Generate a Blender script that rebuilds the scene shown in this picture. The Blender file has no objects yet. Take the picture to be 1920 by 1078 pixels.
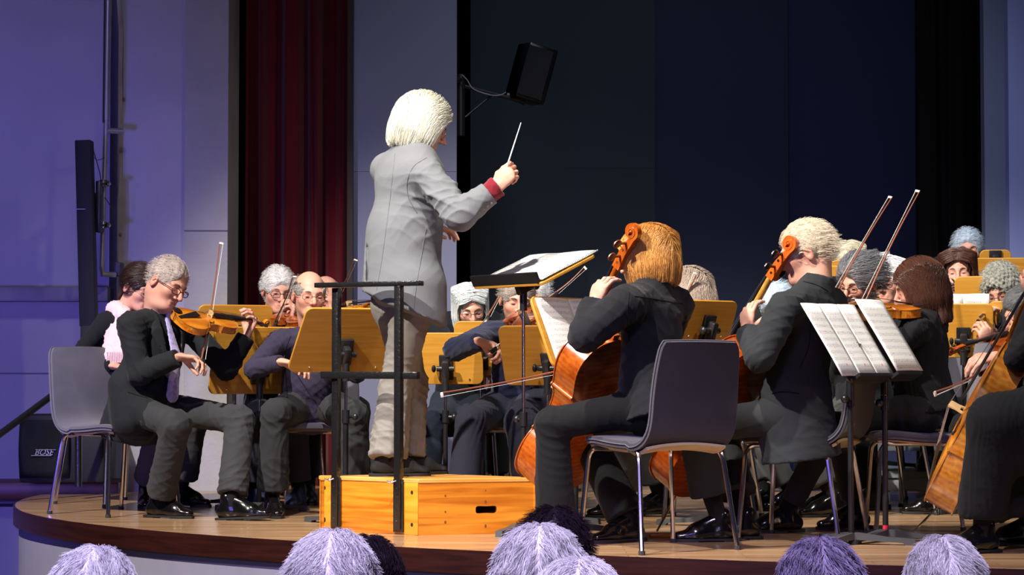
import bpy, bmesh, math, random
import numpy as np
from mathutils import Vector, Matrix
sc = bpy.context.scene
COL = sc.collection
PI = math.pi
rad = math.radians

# ---------------------------------------------------------------- camera
F = 4000.0; EYE = 0.72; TH = math.atan(154 / F)
cam_d = bpy.data.cameras.new('camera'); cam = bpy.data.objects.new('camera', cam_d); COL.objects.link(cam)
cam.location = (0, 0, EYE); cam.rotation_euler = (PI / 2 + TH, 0, 0)
cam_d.sensor_width = 36; cam_d.lens = F / 1920 * 36; cam_d.clip_start = 0.1; cam_d.clip_end = 100
sc.camera = cam
# ---------------------------------------------------------------- world, exposure
world = bpy.data.worlds.new('hall_ambient'); sc.world = world; world.use_nodes = True
world.node_tree.nodes['Background'].inputs[0].default_value = (0.35, 0.38, 0.75, 1)
world.node_tree.nodes['Background'].inputs[1].default_value = 0.035
sc.view_settings.view_transform = 'Standard'; sc.view_settings.look = 'None'
sc.view_settings.gamma = 1; sc.view_settings.use_curve_mapping = False
sc.view_settings.exposure = 0.0
# ---------------------------------------------------------------- lights
def lamp(name, kind, loc, target, energy, color, size=0.3, angle=40, blend=0.5, shape=None, size_y=None):
    d = bpy.data.lights.new(name, kind); d.energy = energy; d.color = color
    if kind == 'AREA':
        d.size = size
        if size_y: d.shape = 'RECTANGLE'; d.size_y = size_y
    else:
        d.shadow_soft_size = size
    if kind == 'SPOT':
        d.spot_size = rad(angle); d.spot_blend = blend
    o = bpy.data.objects.new(name, d); COL.objects.link(o); o.location = loc
    o.rotation_euler = (Vector(target) - Vector(loc)).to_track_quat('-Z', 'Y').to_euler()
    return o
WARM = (1.0, 0.92, 0.82); COOL = (0.80, 0.88, 1.0)
# stage spots hanging from the hall ceiling, aimed at the orchestra
lamp('stage_spot', 'SPOT', (-4.2, 5.2, 6.0), (-0.7, 9.9, 0.9), 4600, WARM, 0.08, 42, 0.5)
lamp('stage_spot', 'SPOT', (-1.2, 6.4, 6.6), (1.2, 9.9, 0.7), 2300, WARM, 0.08, 48, 0.6)
lamp('stage_spot', 'SPOT', (4.5, 5.0, 5.6), (0.9, 11.2, 0.8), 500, (1, .92, .82), 0.15, 42, 0.7)
lamp('stage_spot', 'SPOT', (2.5, 10.5, 5.8), (1.8, 12.4, 0.8), 420, COOL, 0.3, 60, 0.8)
# blue house lamps washing the side wall, the stage front and the audience
lamp('blue_wall_wash', 'SPOT', (-3.6, 6.0, 0.6), (-3.4, 12.6, 0.9), 700, (0.20, 0.15, 1.0), 0.3, 48, 0.9)
lamp('violet_house_light', 'SPOT', (-0.5, 2.2, 4.6), (-0.2, 5.0, 0.2), 1900, (0.72, 0.60, 1.0), 0.4, 60, 0.5)
lamp('violet_front_light', 'SPOT', (-1.0, 2.0, 1.6), (-1.5, 9.0, -0.5), 110, (0.62, 0.55, 1.0), 0.4, 60, 0.8)
lamp('added_back_fill', 'SPOT', (1.2, 10.0, 5.5), (1.0, 15.0, 1.2), 170, (0.72, 0.85, 1.0), 0.5, 70, 0.9)  # added fill, not a house lamp: lifts the dark back panels
lamp('blue_side_lamp', 'SPOT', (-2.0, 3.0, 1.8), (0.5, 8.8, 0.2), 140, (0.22, 0.16, 1.0), 0.1, 50, 0.7)
lamp('wall_wash', 'SPOT', (-1.5, 6.5, 4.8), (-3.2, 12.6, 2.2), 175, (0.70, 0.66, 1.0), 0.4, 60, 0.9)

# ---------------------------------------------------------------- pixel -> place
def q(px, py, Y):
    u = (px - 960) / F; v = -(py - 539) / F
    dy = math.cos(TH) - v * math.sin(TH); dz = math.sin(TH) + v * math.cos(TH)
    t = Y / dy
    return Vector((u * t, Y, EYE + dz * t))
def qz(px, Y, z):
    return Vector(((px - 960) / F * Y, Y, z))

# ---------------------------------------------------------------- materials
def hexlin(h):
    c = [int(h[i:i + 2], 16) / 255 for i in (0, 2, 4)]
    return tuple(x / 12.92 if x <= 0.04045 else ((x + 0.055) / 1.055) ** 2.4 for x in c)
_M = {}
def mat(name, col, rough=0.6, metal=0.0, bump=0.0, bscale=200, var=0.0, vscale=6, coat=0.0, sheen=0.0, stretch=None, spec=0.5, attr=None, sss=0):
    if name in _M: return _M[name]
    if isinstance(col, str): col = hexlin(col)
    m = bpy.data.materials.new(name); m.use_nodes = True; nt = m.node_tree; N = nt.nodes; L = nt.links
    b = N['Principled BSDF']
    b.inputs['Base Color'].default_value = (*col, 1); b.inputs['Roughness'].default_value = rough
    b.inputs['Metallic'].default_value = metal; b.inputs['Specular IOR Level'].default_value = spec
    if coat: b.inputs['Coat Weight'].default_value = coat; b.inputs['Coat Roughness'].default_value = 0.12
    if sheen: b.inputs['Sheen Weight'].default_value = sheen; b.inputs['Sheen Roughness'].default_value = 0.5
    if sss: b.inputs['Subsurface Weight'].default_value = sss; b.inputs['Subsurface Radius'].default_value = (0.02, 0.008, 0.004); b.inputs['Subsurface Scale'].default_value = 0.3
    tc = N.new('ShaderNodeTexCoord')
    mp = N.new('ShaderNodeMapping'); L.new(tc.outputs['Object'], mp.inputs[0])
    if stretch: mp.inputs['Scale'].default_value = stretch
    src = None
    if var:
        n = N.new('ShaderNodeTexNoise'); n.inputs['Scale'].default_value = vscale; n.inputs['Detail'].default_value = 6
        L.new(mp.outputs[0], n.inputs[0])
        r = N.new('ShaderNodeValToRGB'); r.color_ramp.elements[0].position = 0.3; r.color_ramp.elements[1].position = 0.7
        r.color_ramp.elements[0].color = (*[max(0, c * (1 - var)) for c in col], 1)
        r.color_ramp.elements[1].color = (*[min(1, c * (1 + var)) for c in col], 1)
        L.new(n.outputs[0], r.inputs[0]); src = r.outputs[0]
        L.new(src, b.inputs['Base Color'])
    if attr:
        a = N.new('ShaderNodeAttribute'); a.attribute_name = attr
        mx = N.new('ShaderNodeMixRGB'); mx.blend_type = 'MULTIPLY'; mx.inputs[0].default_value = 1
        if src: L.new(src, mx.inputs[1])
        else: mx.inputs[1].default_value = (*col, 1)
        L.new(a.outputs['Color'], mx.inputs[2]); L.new(mx.outputs[0], b.inputs['Base Color'])
    if bump:
        n2 = N.new('ShaderNodeTexNoise'); n2.inputs['Scale'].default_value = bscale; n2.inputs['Detail'].default_value = 4
        L.new(mp.outputs[0], n2.inputs[0])
        bp = N.new('ShaderNodeBump'); bp.inputs['Strength'].default_value = bump; bp.inputs['Distance'].default_value = 0.01
        L.new(n2.outputs[0], bp.inputs['Height']); L.new(bp.outputs[0], b.inputs['Normal'])
    _M[name] = m
    return m
def cloth(name, col, rough=0.85, sheen=0.04, var=0.12):
    return mat(name, col, rough, bump=0.25, bscale=500, var=var, vscale=9, sheen=sheen, spec=0.25)
def grain(name, c1, c2, axis_scale=(3, 40, 40), rough=0.4, coat=0.0, flame=0.0):
    """wood: streaks along the axis with the small scale"""
    if name in _M: return _M[name]
    c1 = hexlin(c1); c2 = hexlin(c2)
    m = bpy.data.materials.new(name); m.use_nodes = True; nt = m.node_tree; N = nt.nodes; L = nt.links
    b = N['Principled BSDF']; b.inputs['Roughness'].default_value = rough
    if coat: b.inputs['Coat Weight'].default_value = coat; b.inputs['Coat Roughness'].default_value = 0.22
    tc = N.new('ShaderNodeTexCoord'); mp = N.new('ShaderNodeMapping'); mp.inputs['Scale'].default_value = axis_scale
    L.new(tc.outputs['Object'], mp.inputs[0])
    n = N.new('ShaderNodeTexNoise'); n.inputs['Scale'].default_value = 1.0; n.inputs['Detail'].default_value = 8; n.inputs['Distortion'].default_value = 0.6
    L.new(mp.outputs[0], n.inputs[0])
    r = N.new('ShaderNodeValToRGB'); r.color_ramp.elements[0].position = 0.32; r.color_ramp.elements[1].position = 0.68
    r.color_ramp.elements[0].color = (*c1, 1); r.color_ramp.elements[1].color = (*c2, 1)
    L.new(n.outputs[0], r.inputs[0]); out = r.outputs[0]
    if flame:
        w = N.new('ShaderNodeTexWave'); w.inputs['Scale'].default_value = flame; w.inputs['Distortion'].default_value = 3; w.bands_direction = 'Y'
        L.new(tc.outputs['Object'], w.inputs[0])
        mx = N.new('ShaderNodeMixRGB'); mx.blend_type = 'MULTIPLY'; mx.inputs[0].default_value = 0.22
        L.new(out, mx.inputs[1]); L.new(w.outputs[0], mx.inputs[2]); out = mx.outputs[0]
    L.new(out, b.inputs['Base Color'])
    bp = N.new('ShaderNodeBump'); bp.inputs['Strength'].default_value = 0.08; bp.inputs['Distance'].default_value = 0.005
    L.new(n.outputs[0], bp.inputs['Height']); L.new(bp.outputs[0], b.inputs['Normal'])
    _M[name] = m
    return m

# ---------------------------------------------------------------- objects
def tag(o, label=None, cat=None, group=None, kind=None):
    if label: o['label'] = label
    if cat: o['category'] = cat
    if group: o['group'] = group
    if kind: o['kind'] = kind
    return o
def empty(name, loc=(0, 0, 0), rotz=0, label=None, cat=None, group=None):
    o = bpy.data.objects.new(name, None); COL.objects.link(o); o.location = loc; o.rotation_euler = (0, 0, rotz)
    o.empty_display_size = 0.1
    return tag(o, label, cat, group)
def wloc(p):
    v = Vector((0, 0, 0))
    while p is not None:
        v += Vector(p.location); p = p.parent
    return v
def mesh_from(name, V, Fc, smooth=True):
    V = np.asarray(V, dtype=np.float32)
    me = bpy.data.meshes.new(name)
    if isinstance(Fc, np.ndarray):
        n, k = Fc.shape
        me.vertices.add(len(V)); me.vertices.foreach_set('co', V.ravel())
        me.loops.add(n * k); me.loops.foreach_set('vertex_index', Fc.astype(np.int32).ravel())
        me.polygons.add(n); me.polygons.foreach_set('loop_start', np.arange(0, n * k, k, dtype=np.int32))
        me.polygons.foreach_set('loop_total', np.full(n, k, dtype=np.int32))
        me.update(calc_edges=True); me.validate()
    else:
        me.from_pydata([tuple(v) for v in V], [], Fc)
    if smooth: me.polygons.foreach_set('use_smooth', [True] * len(me.polygons))
    me.update()
    return me
def link(name, me, m, parent=None, world_verts=False):
    """links a mesh; world_verts: its verts are world coordinates and get shifted to the parent's origin"""
    if world_verts and parent is not None:
        me.transform(Matrix.Translation(-wloc(parent)))
    o = bpy.data.objects.new(name, me); COL.objects.link(o)
    if m is not None:
        if not isinstance(m, (list, tuple)): m = [m]
        for x in m: me.materials.append(x)
    if parent is not None: o.parent = parent
    return o
class MB:
    """collects simple shapes into one mesh"""
    def __init__(s): s.V = []; s.F = []; s.S = []
    def add(s, V, Fc, smooth=False):
        b = len(s.V); s.V += [Vector(v) for v in V]; s.F += [[i + b for i in f] for f in Fc]; s.S += [smooth] * len(Fc)
        return s
    def box(s, c, size, R=None, bev=0.0):
        hx, hy, hz = [x / 2 for x in size]; c = Vector(c); R = R or Matrix.Identity(3)
        if bev <= 0:
            P = [Vector((x, y, z)) for x in (-hx, hx) for y in (-hy, hy) for z in (-hz, hz)]
            Fc = [[0, 1, 3, 2], [4, 6, 7, 5], [0, 4, 5, 1], [2, 3, 7, 6], [0, 2, 6, 4], [1, 5, 7, 3]]
            return s.add([c + R @ p for p in P], Fc)
        bm = bmesh.new(); bmesh.ops.create_cube(bm, size=1.0)
        for v in bm.verts: v.co = Vector((v.co.x * hx * 2, v.co.y * hy * 2, v.co.z * hz * 2))
        bmesh.ops.bevel(bm, geom=bm.edges[:], offset=bev, segments=2, affect='EDGES', profile=0.5)
        bm.verts.index_update()
        V = [c + R @ v.co for v in bm.verts]; Fc = [[v.index for v in f.verts] for f in bm.faces]; bm.free()
        return s.add(V, Fc, True)
    def tube(s, pts, r, n=8, caps=True):
        pts = [Vector(p) for p in pts]; rs = r if isinstance(r, (list, tuple)) else [r] * len(pts)
        V = []; Fc = []; prev = None
        for i, p in enumerate(pts):
            t = ((pts[min(i + 1, len(pts) - 1)] - pts[max(i - 1, 0)])).normalized()
            if prev is None:
                a = t.orthogonal().normalized()
            else:
                a = (prev - t * prev.dot(t)); a = a.normalized() if a.length > 1e-6 else t.orthogonal().normalized()
            prev = a; b = t.cross(a)
            for k in range(n):
                th = 2 * PI * k / n; V.append(p + (a * math.cos(th) + b * math.sin(th)) * rs[i])
        for i in range(len(pts) - 1):
            for k in range(n):
                Fc.append([i * n + k, i * n + (k + 1) % n, (i + 1) * n + (k + 1) % n, (i + 1) * n + k])
        if caps:
            Fc.append(list(range(n))[::-1]); Fc.append([(len(pts) - 1) * n + k for k in range(n)])
        return s.add(V, Fc, True)
    def ball(s, c, r, R=None, n=10):
        c = Vector(c); r = Vector(r) if not isinstance(r, (int, float)) else Vector((r, r, r)); R = R or Matrix.Identity(3)
        V = [c + R @ Vector((0, 0, r.z))]; Fc = []; m = n // 2
        for i in range(1, m):
            for k in range(n):
                a = PI * i / m; b = 2 * PI * k / n
                V.append(c + R @ Vector((r.x * math.sin(a) * math.cos(b), r.y * math.sin(a) * math.sin(b), r.z * math.cos(a))))
        V.append(c + R @ Vector((0, 0, -r.z)))
        for k in range(n): Fc.append([0, 1 + k, 1 + (k + 1) % n])
        for i in range(m - 2):
            for k in range(n): Fc.append([1 + i * n + k, 1 + (i + 1) * n + k, 1 + (i + 1) * n + (k + 1) % n, 1 + i * n + (k + 1) % n])
        for k in range(n): Fc.append([len(V) - 1, 1 + (m - 2) * n + (k + 1) % n, 1 + (m - 2) * n + k])
        return s.add(V, Fc, True)
    def prism(s, outline, z0, z1, M=None, smooth=False):
        n = len(outline); M = M or Matrix.Identity(4)
        V = [M @ Vector((x, y, z0)) for x, y in outline] + [M @ Vector((x, y, z1)) for x, y in outline]
        Fc = [list(range(n))[::-1], list(range(n, 2 * n))] + [[i, (i + 1) % n, n + (i + 1) % n, n + i] for i in range(n)]
        return s.add(V, Fc, smooth)
    def build(s, name, m, parent=None, world=False):
        me = bpy.data.meshes.new(name); me.from_pydata([tuple(v) for v in s.V], [], s.F)
        me.polygons.foreach_set('use_smooth', s.S)
        bm = bmesh.new(); bm.from_mesh(me); bmesh.ops.recalc_face_normals(bm, faces=bm.faces[:]); bm.to_mesh(me); bm.free()
        try: me.set_sharp_from_angle(angle=rad(40))
        except Exception: pass
        me.update()
        return link(name, me, m, parent, world)
def dup(root, loc=None, rotz=None, parent=None):
    c = root.copy(); COL.objects.link(c); c.parent = parent
    if loc is not None: c.location = loc
    if rotz is not None: c.rotation_euler = (0, 0, rotz)
    for ch in list(root.children): dup(ch, parent=c)
    return c
def bez(pts, n=8):
    """Catmull-Rom through points"""
    pts = [Vector(p) for p in pts]; out = []
    P = [pts[0] * 2 - pts[1]] + pts + [pts[-1] * 2 - pts[-2]]
    for i in range(1, len(P) - 2):
        for k in range(n):
            t = k / n; a, b, c, d = P[i - 1:i + 3]
            out.append(0.5 * ((2 * b) + (c - a) * t + (2 * a - 5 * b + 4 * c - d) * t * t + (3 * b - a - 3 * c + d) * t ** 3))
    out.append(pts[-1]); return out

# ---------------------------------------------------------------- smooth distance fields -> one skin
class SDF:
    def __init__(s): s.p = []
    def cap(s, a, b, ra, rb=None, k=0.02, flat=None, cuts=(), sub=False):
        rb = ra if rb is None else rb
        a = np.array(a, float); b = np.array(b, float)
        m = max(ra, rb) * (max(1, flat[1]) if flat else 1)
        s.p.append(('c', np.minimum(a, b) - m, np.maximum(a, b) + m, k, sub, (a, b, ra, rb, flat, cuts))); return s
    def ell(s, c, r, R=None, k=0.02, cuts=(), sub=False):
        c = np.array(c, float); r = np.array(r, float); R = np.eye(3) if R is None else np.array(R, float)
        e = np.sqrt(((R * r[None, :]) ** 2).sum(1))
        s.p.append(('e', c - e, c + e, k, sub, (c, r, R, cuts))); return s
    def bx(s, c, hs, R=None, rr=0.01, k=0.01, sub=False):
        c = np.array(c, float); hs = np.array(hs, float); R = np.eye(3) if R is None else np.array(R, float)
        e = np.sqrt(((R * hs[None, :]) ** 2).sum(1)) + 0.01
        s.p.append(('b', c - e, c + e, k, sub, (c, hs, R, rr))); return s
    def mesh(s, h):
        adds = [p for p in s.p if not p[4]]
        lo = np.min([p[1] - 3 * h - 0.3 * p[3] for p in adds], 0); hi = np.max([p[2] + 3 * h + 0.3 * p[3] for p in adds], 0)
        n = np.ceil((hi - lo) / h).astype(int) + 1
        ax = [(lo[i] + h * np.arange(n[i])).astype(np.float32) for i in range(3)]
        D = np.full(n, 1.0, np.float32)
        for ty, a, b, k, sub, ar in s.p:
            mrg = 3 * h + k
            i0 = np.maximum(0, np.floor((a - mrg - lo) / h).astype(int)); i1 = np.minimum(n, np.ceil((b + mrg - lo) / h).astype(int) + 1)
            if (i1 <= i0).any(): continue
            sl = tuple(slice(i0[i], i1[i]) for i in range(3))
            X = ax[0][sl[0]][:, None, None]; Y = ax[1][sl[1]][None, :, None]; Z = ax[2][sl[2]][None, None, :]
            if ty == 'c':
                A, B, ra, rb, flat, cuts = ar
                ba = B - A; L2 = float(ba @ ba) + 1e-12
                dx = X - A[0]; dy = Y - A[1]; dz = Z - A[2]
                t = np.clip((dx * ba[0] + dy * ba[1] + dz * ba[2]) / L2, 0, 1)
                qx = dx - t * ba[0]; qy = dy - t * ba[1]; qz_ = dz - t * ba[2]
                d2 = qx * qx + qy * qy + qz_ * qz_
                if flat is not None:
                    nn = np.array(flat[0], float); cp = qx * nn[0] + qy * nn[1] + qz_ * nn[2]
                    d2 = d2 + cp * cp * (1 / flat[1] ** 2 - 1)
                d = np.sqrt(d2) - (ra + (rb - ra) * t)
            elif ty == 'e':
                C, r, R, cuts = ar
                dx = X - C[0]; dy = Y - C[1]; dz = Z - C[2]
                u = [(dx * R[0, i] + dy * R[1, i] + dz * R[2, i]) for i in range(3)]
                k0 = np.sqrt(sum((u[i] / r[i]) ** 2 for i in range(3)))
                k1 = np.sqrt(sum((u[i] / r[i] ** 2) ** 2 for i in range(3)))
                d = k0 * (k0 - 1) / np.maximum(k1, 1e-6)
            else:
                C, hs, R, rr = ar; cuts = ()
                dx = X - C[0]; dy = Y - C[1]; dz = Z - C[2]
                u = [np.abs(dx * R[0, i] + dy * R[1, i] + dz * R[2, i]) - hs[i] + rr for i in range(3)]
                d = np.sqrt(sum(np.maximum(v, 0) ** 2 for v in u)) + np.minimum(np.maximum(u[0], np.maximum(u[1], u[2])), 0) - rr
            for pt, nn in cuts:
                d = np.maximum(d, (X - pt[0]) * nn[0] + (Y - pt[1]) * nn[1] + (Z - pt[2]) * nn[2])
            d = d.astype(np.float32); E = D[sl]
            if sub:
                d = -d; hh = np.maximum(k - np.abs(E - d), 0) / max(k, 1e-6); D[sl] = np.maximum(E, d) + hh * hh * k * 0.25
            else:
                hh = np.maximum(k - np.abs(E - d), 0) / max(k, 1e-6); D[sl] = np.minimum(E, d) - hh * hh * k * 0.25
        S = D < 0
        cnt = np.zeros(n - 1, np.uint8)
        for i in (0, 1):
            for j in (0, 1):
                for l in (0, 1):
                    cnt += S[i:n[0] - 1 + i, j:n[1] - 1 + j, l:n[2] - 1 + l]
        act = np.argwhere((cnt > 0) & (cnt < 8))
        idx = np.full(n - 1, -1, np.int32); idx[act[:, 0], act[:, 1], act[:, 2]] = np.arange(len(act))
        cv = {}
        for i in (0, 1):
            for j in (0, 1):
                for l in (0, 1): cv[i, j, l] = D[act[:, 0] + i, act[:, 1] + j, act[:, 2] + l]
        acc = np.zeros((len(act), 3)); num = np.zeros(len(act))
        for c0 in cv:
            for axx in range(3):
                if c0[axx]: continue
                c1 = list(c0); c1[axx] = 1; c1 = tuple(c1); a, b = cv[c0], cv[c1]
                m = (a < 0) != (b < 0); t = np.where(m, a / np.where(m, a - b, 1), 0)
                p = np.array(c0, float)[None, :] + np.zeros((len(act), 3)); p[:, axx] += t
                acc += p * m[:, None]; num += m
        V = lo + h * (act + acc / num[:, None])
        quads = []
        for axx in range(3):
            o1, o2 = [(1, 2), (2, 0), (0, 1)][axx]
            sa = [slice(0, n[i]) for i in range(3)]; sb = list(sa)
            sa[axx] = slice(0, n[axx] - 1); sb[axx] = slice(1, n[axx])
            A = S[tuple(sa)]; B = S[tuple(sb)]
            e = np.argwhere(A != B)
            e = e[(e[:, o1] > 0) & (e[:, o2] > 0) & (e[:, o1] < n[o1] - 1) & (e[:, o2] < n[o2] - 1)]
            ins = A[e[:, 0], e[:, 1], e[:, 2]]
            def at(d1, d2):
                g = e.copy(); g[:, o1] += d1; g[:, o2] += d2; return idx[g[:, 0], g[:, 1], g[:, 2]]
            Q = np.stack([at(-1, -1), at(0, -1), at(0, 0), at(-1, 0)], 1)
            Q[~ins] = Q[~ins][:, ::-1]; quads.append(Q)
        return V.astype(np.float32), np.concatenate(quads)
def vnormals(V, Q):
    a = V[Q[:, 2]] - V[Q[:, 0]]; b = V[Q[:, 3]] - V[Q[:, 1]]; n = np.cross(a, b); N = np.zeros_like(V)
    for c in range(3):
        for k in range(4): N[:, c] += np.bincount(Q[:, k], n[:, c], len(V))
    return N / np.maximum(np.linalg.norm(N, axis=1, keepdims=True), 1e-9)
def wrinkle(V, Q, amp, seed, joints=(), freq=75, base=0.45):
    amp = amp * 1.35
    rs = np.random.RandomState(seed); N = vnormals(V, Q); w = np.zeros(len(V))
    for i in range(5):
        d = rs.normal(size=3); d /= np.linalg.norm(d); g = rs.normal(size=3) * 14; f = freq * rs.uniform(0.6, 1.5)
        ph = V @ d * f + 2.2 * np.sin(V @ g + rs.uniform(0, 6)) + 1.3 * np.sin(V @ (rs.normal(size=3) * 9) + rs.uniform(0, 6))
        w += (1 - np.abs(np.sin(ph))) ** 2.0 * (0.5 + 0.5 * np.sin(V @ (rs.normal(size=3) * 8) + rs.uniform(0, 6)))
    w = w / 5 - 0.15
    m = np.full(len(V), base)
    for j in joints:
        m += np.exp(-((V - np.array(j)) ** 2).sum(1) / 0.10 ** 2)
    return V + N * (amp * 3 * w * np.minimum(m, 1.4))[:, None].astype(np.float32)
# ================================================================ people
def U(v): return Vector(v).normalized()
ZUP = Vector((0, 0, 1))
def yawv(a): return Vector((math.cos(rad(a)), math.sin(rad(a)), 0))
def head_axes(yaw, pitch=0, roll=0):
    f = yawv(yaw); u = ZUP.copy(); r = f.cross(u); P = rad(pitch); Rr = rad(roll)
    f2 = f * math.cos(P) - u * math.sin(P); u2 = u * math.cos(P) + f * math.sin(P)
    u3 = u2 * math.cos(Rr) - r * math.sin(Rr); r3 = r * math.cos(Rr) + u2 * math.sin(Rr)
    return np.array([list(r3), list(f2), list(u3)]).T      # columns: right, forward, up
def ik(S, Wr, a, b, pole):
    d = Wr - S; L = min(d.length, (a + b) * 0.995); dn = d.normalized()
    x = (a * a - b * b + L * L) / (2 * L); h = math.sqrt(max(a * a - x * x, 0.0004))
    p = pole - dn * pole.dot(dn)
    return S + dn * x + p.normalized() * h

def skinmat(): return mat('skin', (0.66, 0.34, 0.25), 0.5, bump=0.1, bscale=350, var=0.08, vscale=14, attr='tint', spec=0.35)
def hairmat(name, col, rough=0.45):
    if name in _M: return _M[name]
    m = mat(name, col, rough, bump=0.5, bscale=260, var=0.25, vscale=40, stretch=(1, 1, 0.15), spec=0.4)
    return m
def strandmat(name, col, rough=0.4):
    key = name + '_strand'
    if key in _M: return _M[key]
    col = hexlin(col)
    m = bpy.data.materials.new(key); m.use_nodes = True; N = m.node_tree.nodes; L = m.node_tree.links
    b = N['Principled BSDF']; b.inputs['Roughness'].default_value = .3; col = [min(1, c * 1.35) for c in col]  # strand colour lightened to suggest glossy highlights
    hi = N.new('ShaderNodeHairInfo'); r = N.new('ShaderNodeValToRGB')
    r.color_ramp.elements[0].color = (*[c * 0.6 for c in col], 1); r.color_ramp.elements[1].color = (*[min(1, c * 1.25) for c in col], 1)
    L.new(hi.outputs['Random'], r.inputs[0]); L.new(r.outputs[0], b.inputs['Base Color'])
    _M[key] = m; return m

def tint_attr(me, V, C, R, s, redness=0.5, beard=None):
    lp = (V - np.array(C)) @ R / s
    T = np.ones((len(V), 4), np.float32)
    def blob(c, r, col, w=1.0):
        e = np.exp(-(((lp - np.array(c)) / np.array(r)) ** 2).sum(1)) * w
        for i in range(3): T[:, i] *= 1 - e * (1 - col[i])
    blob((0, .095, -.067), (.022, .02, .007), (.80, .45, .45))
    blob((0, .115, -.03), (.016, .025, .02), (1, .72, .68), redness)
    for x in (-1, 1):
        blob((x * .05, .06, -.03), (.025, .03, .025), (1, .74, .70), redness)
        blob((x * .032, .085, 0), (.018, .02, .011), (.86, .72, .72), .8)
        blob((x * .085, -.008, -.012), (.02, .03, .04), (1, .72, .66), .6)
    if beard:
        blob((0, .06, -.10), (.06, .06, .035), beard, .9)
    a = me.color_attributes.new('tint', 'FLOAT_COLOR', 'POINT'); a.data.foreach_set('color', T.ravel())

def head_sdf(S, C, R, s=1.0, neckb=None, jaw=1.0, fat=0.0, nose=1.0, nr=0.056):
    C = np.array(C); P = lambda x, y, z: C + R @ (np.array([x, y, z]) * s)
    f = R[:, 1]; u = R[:, 2]; r = R[:, 0]
    S.ell(P(0, -.015, .03), np.array([.075, .097, .09]) * s, R)
    S.ell(P(0, .022, -.035), np.array([.060 + fat, .066, .080]) * s, R, k=.03)
    S.ell(P(0, .062, -.093), np.array([.030 * jaw + fat, .026, .022]) * s, R, k=.035)
    if fat: S.ell(P(0, .02, -.10), np.array([.05, .045, .03]) * s, R, k=.03)
    for x in (-1, 1):
        S.ell(P(x * .038, .058, -.025), np.array([.022 + fat * .6, .022, .02]) * s, R, k=.03)
        S.cap(P(x * .012, .083, .020), P(x * .042, .070, .019), .011 * s, .009 * s, k=.02)
        S.ell(P(x * .031, .098, .0), np.array([.017, .016, .012]) * s, R, k=.014, sub=True)
        S.ell(P(x * .031, .0745, -.002), np.array([.0155, .0125, .0115]) * s, R, k=.004)
        Re = R @ np.array([[1, 0, 0], [0, 1, .25], [0, -.25, 1]]) ; Re = Re / np.linalg.norm(Re, axis=0)
        S.ell(P(x * .080, -.012, -.010), np.array([.008, .018, .031]) * s, Re, k=.008)
        S.ell(P(x * .088, -.008, -.006), np.array([.006, .010, .019]) * s, Re, k=.004, sub=True)
    S.cap(P(0, .086, .012), P(0, .083 + .029 * nose, -.032), .008 * s, .0115 * s, k=.012)
    for x in (-1, 1): S.ell(P(x * .011, .094, -.037), np.array([.008, .012, .007]) * s, R, k=.006)
    S.cap(P(-.020, .081, -.064), P(.020, .081, -.064), .006 * s, k=.008)
    S.cap(P(-.016, .083, -.073), P(.016, .083, -.073), .0065 * s, k=.008)
    S.cap(P(-.024, .092, -.0685), P(.024, .092, -.0685), .0028 * s, k=.003, sub=True)
    S.cap(P(0, -.03, -.055), neckb if neckb is not None else P(0, -.05, -.2), nr * s, (nr + .004) * s, k=.03)

def hand_sdf(S, w, d, n, side, curl=(.5, .5, .5, .5), spread=.05, thumb=.4, s=1.0, fd=None):
    d = U(d); n = Vector(n); n = (n - d * n.dot(d)).normalized(); t = d.cross(n) * (1 if side == 'R' else -1)
    w = Vector(w)
    fd = U(fd if fd is not None else d)
    S.cap(w - fd * .06, w, .025 * s, .0225 * s, k=.01, flat=(tuple((n - fd * n.dot(fd)).normalized()), .82)); S.cap(w, w + d * .02, .0225 * s, .024 * s, k=.012, flat=(tuple(n), .75))
    S.cap(w + d * .005 * s, w + d * .062 * s, .030 * s, .040 * s, k=.012, flat=(tuple(n), .38))
    fac = (.98, 1.06, 1.0, .8)
    for i in range(4):
        o = (.030, .010, -.010, -.029)[i] * s
        p = w + d * (.082, .087, .083, .074)[i] * s + t * o
        dd = (d + t * spread * (1.5 - i)).normalized(); a = 0.0; r = (.0098, .0100, .0095, .0085)[i] * s
        S.cap(w + d * .045 * s + t * o * .8, p, .012 * s, r * 1.08, k=.008)
        for j, (L, c) in enumerate(((.040, .9), (.026, 1.15), (.021, .8))):
            a += curl[i] * c
            e = p + (dd * math.cos(a) + n * math.sin(a)) * L * fac[i] * s
            S.cap(p, e, r, r * .88, k=.0035); p = e; r *= .88
    p = w + d * .020 * s + t * .022 * s + n * .008
    a1 = U(d * .75 + t * .6 + n * (.2 + thumb * .6)); e = p + a1 * .044 * s
    S.cap(p, e, .0145 * s, .0115 * s, k=.012)
    a2 = U(d * 1.0 + t * (.25 - thumb * .4) + n * (thumb * 1.2)); e2 = e + a2 * .033 * s
    S.cap(e, e2, .0112 * s, .0095 * s, k=.004); S.cap(e2, e2 + a2 * .018 * s, .0095 * s, .0078 * s, k=.004)

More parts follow.
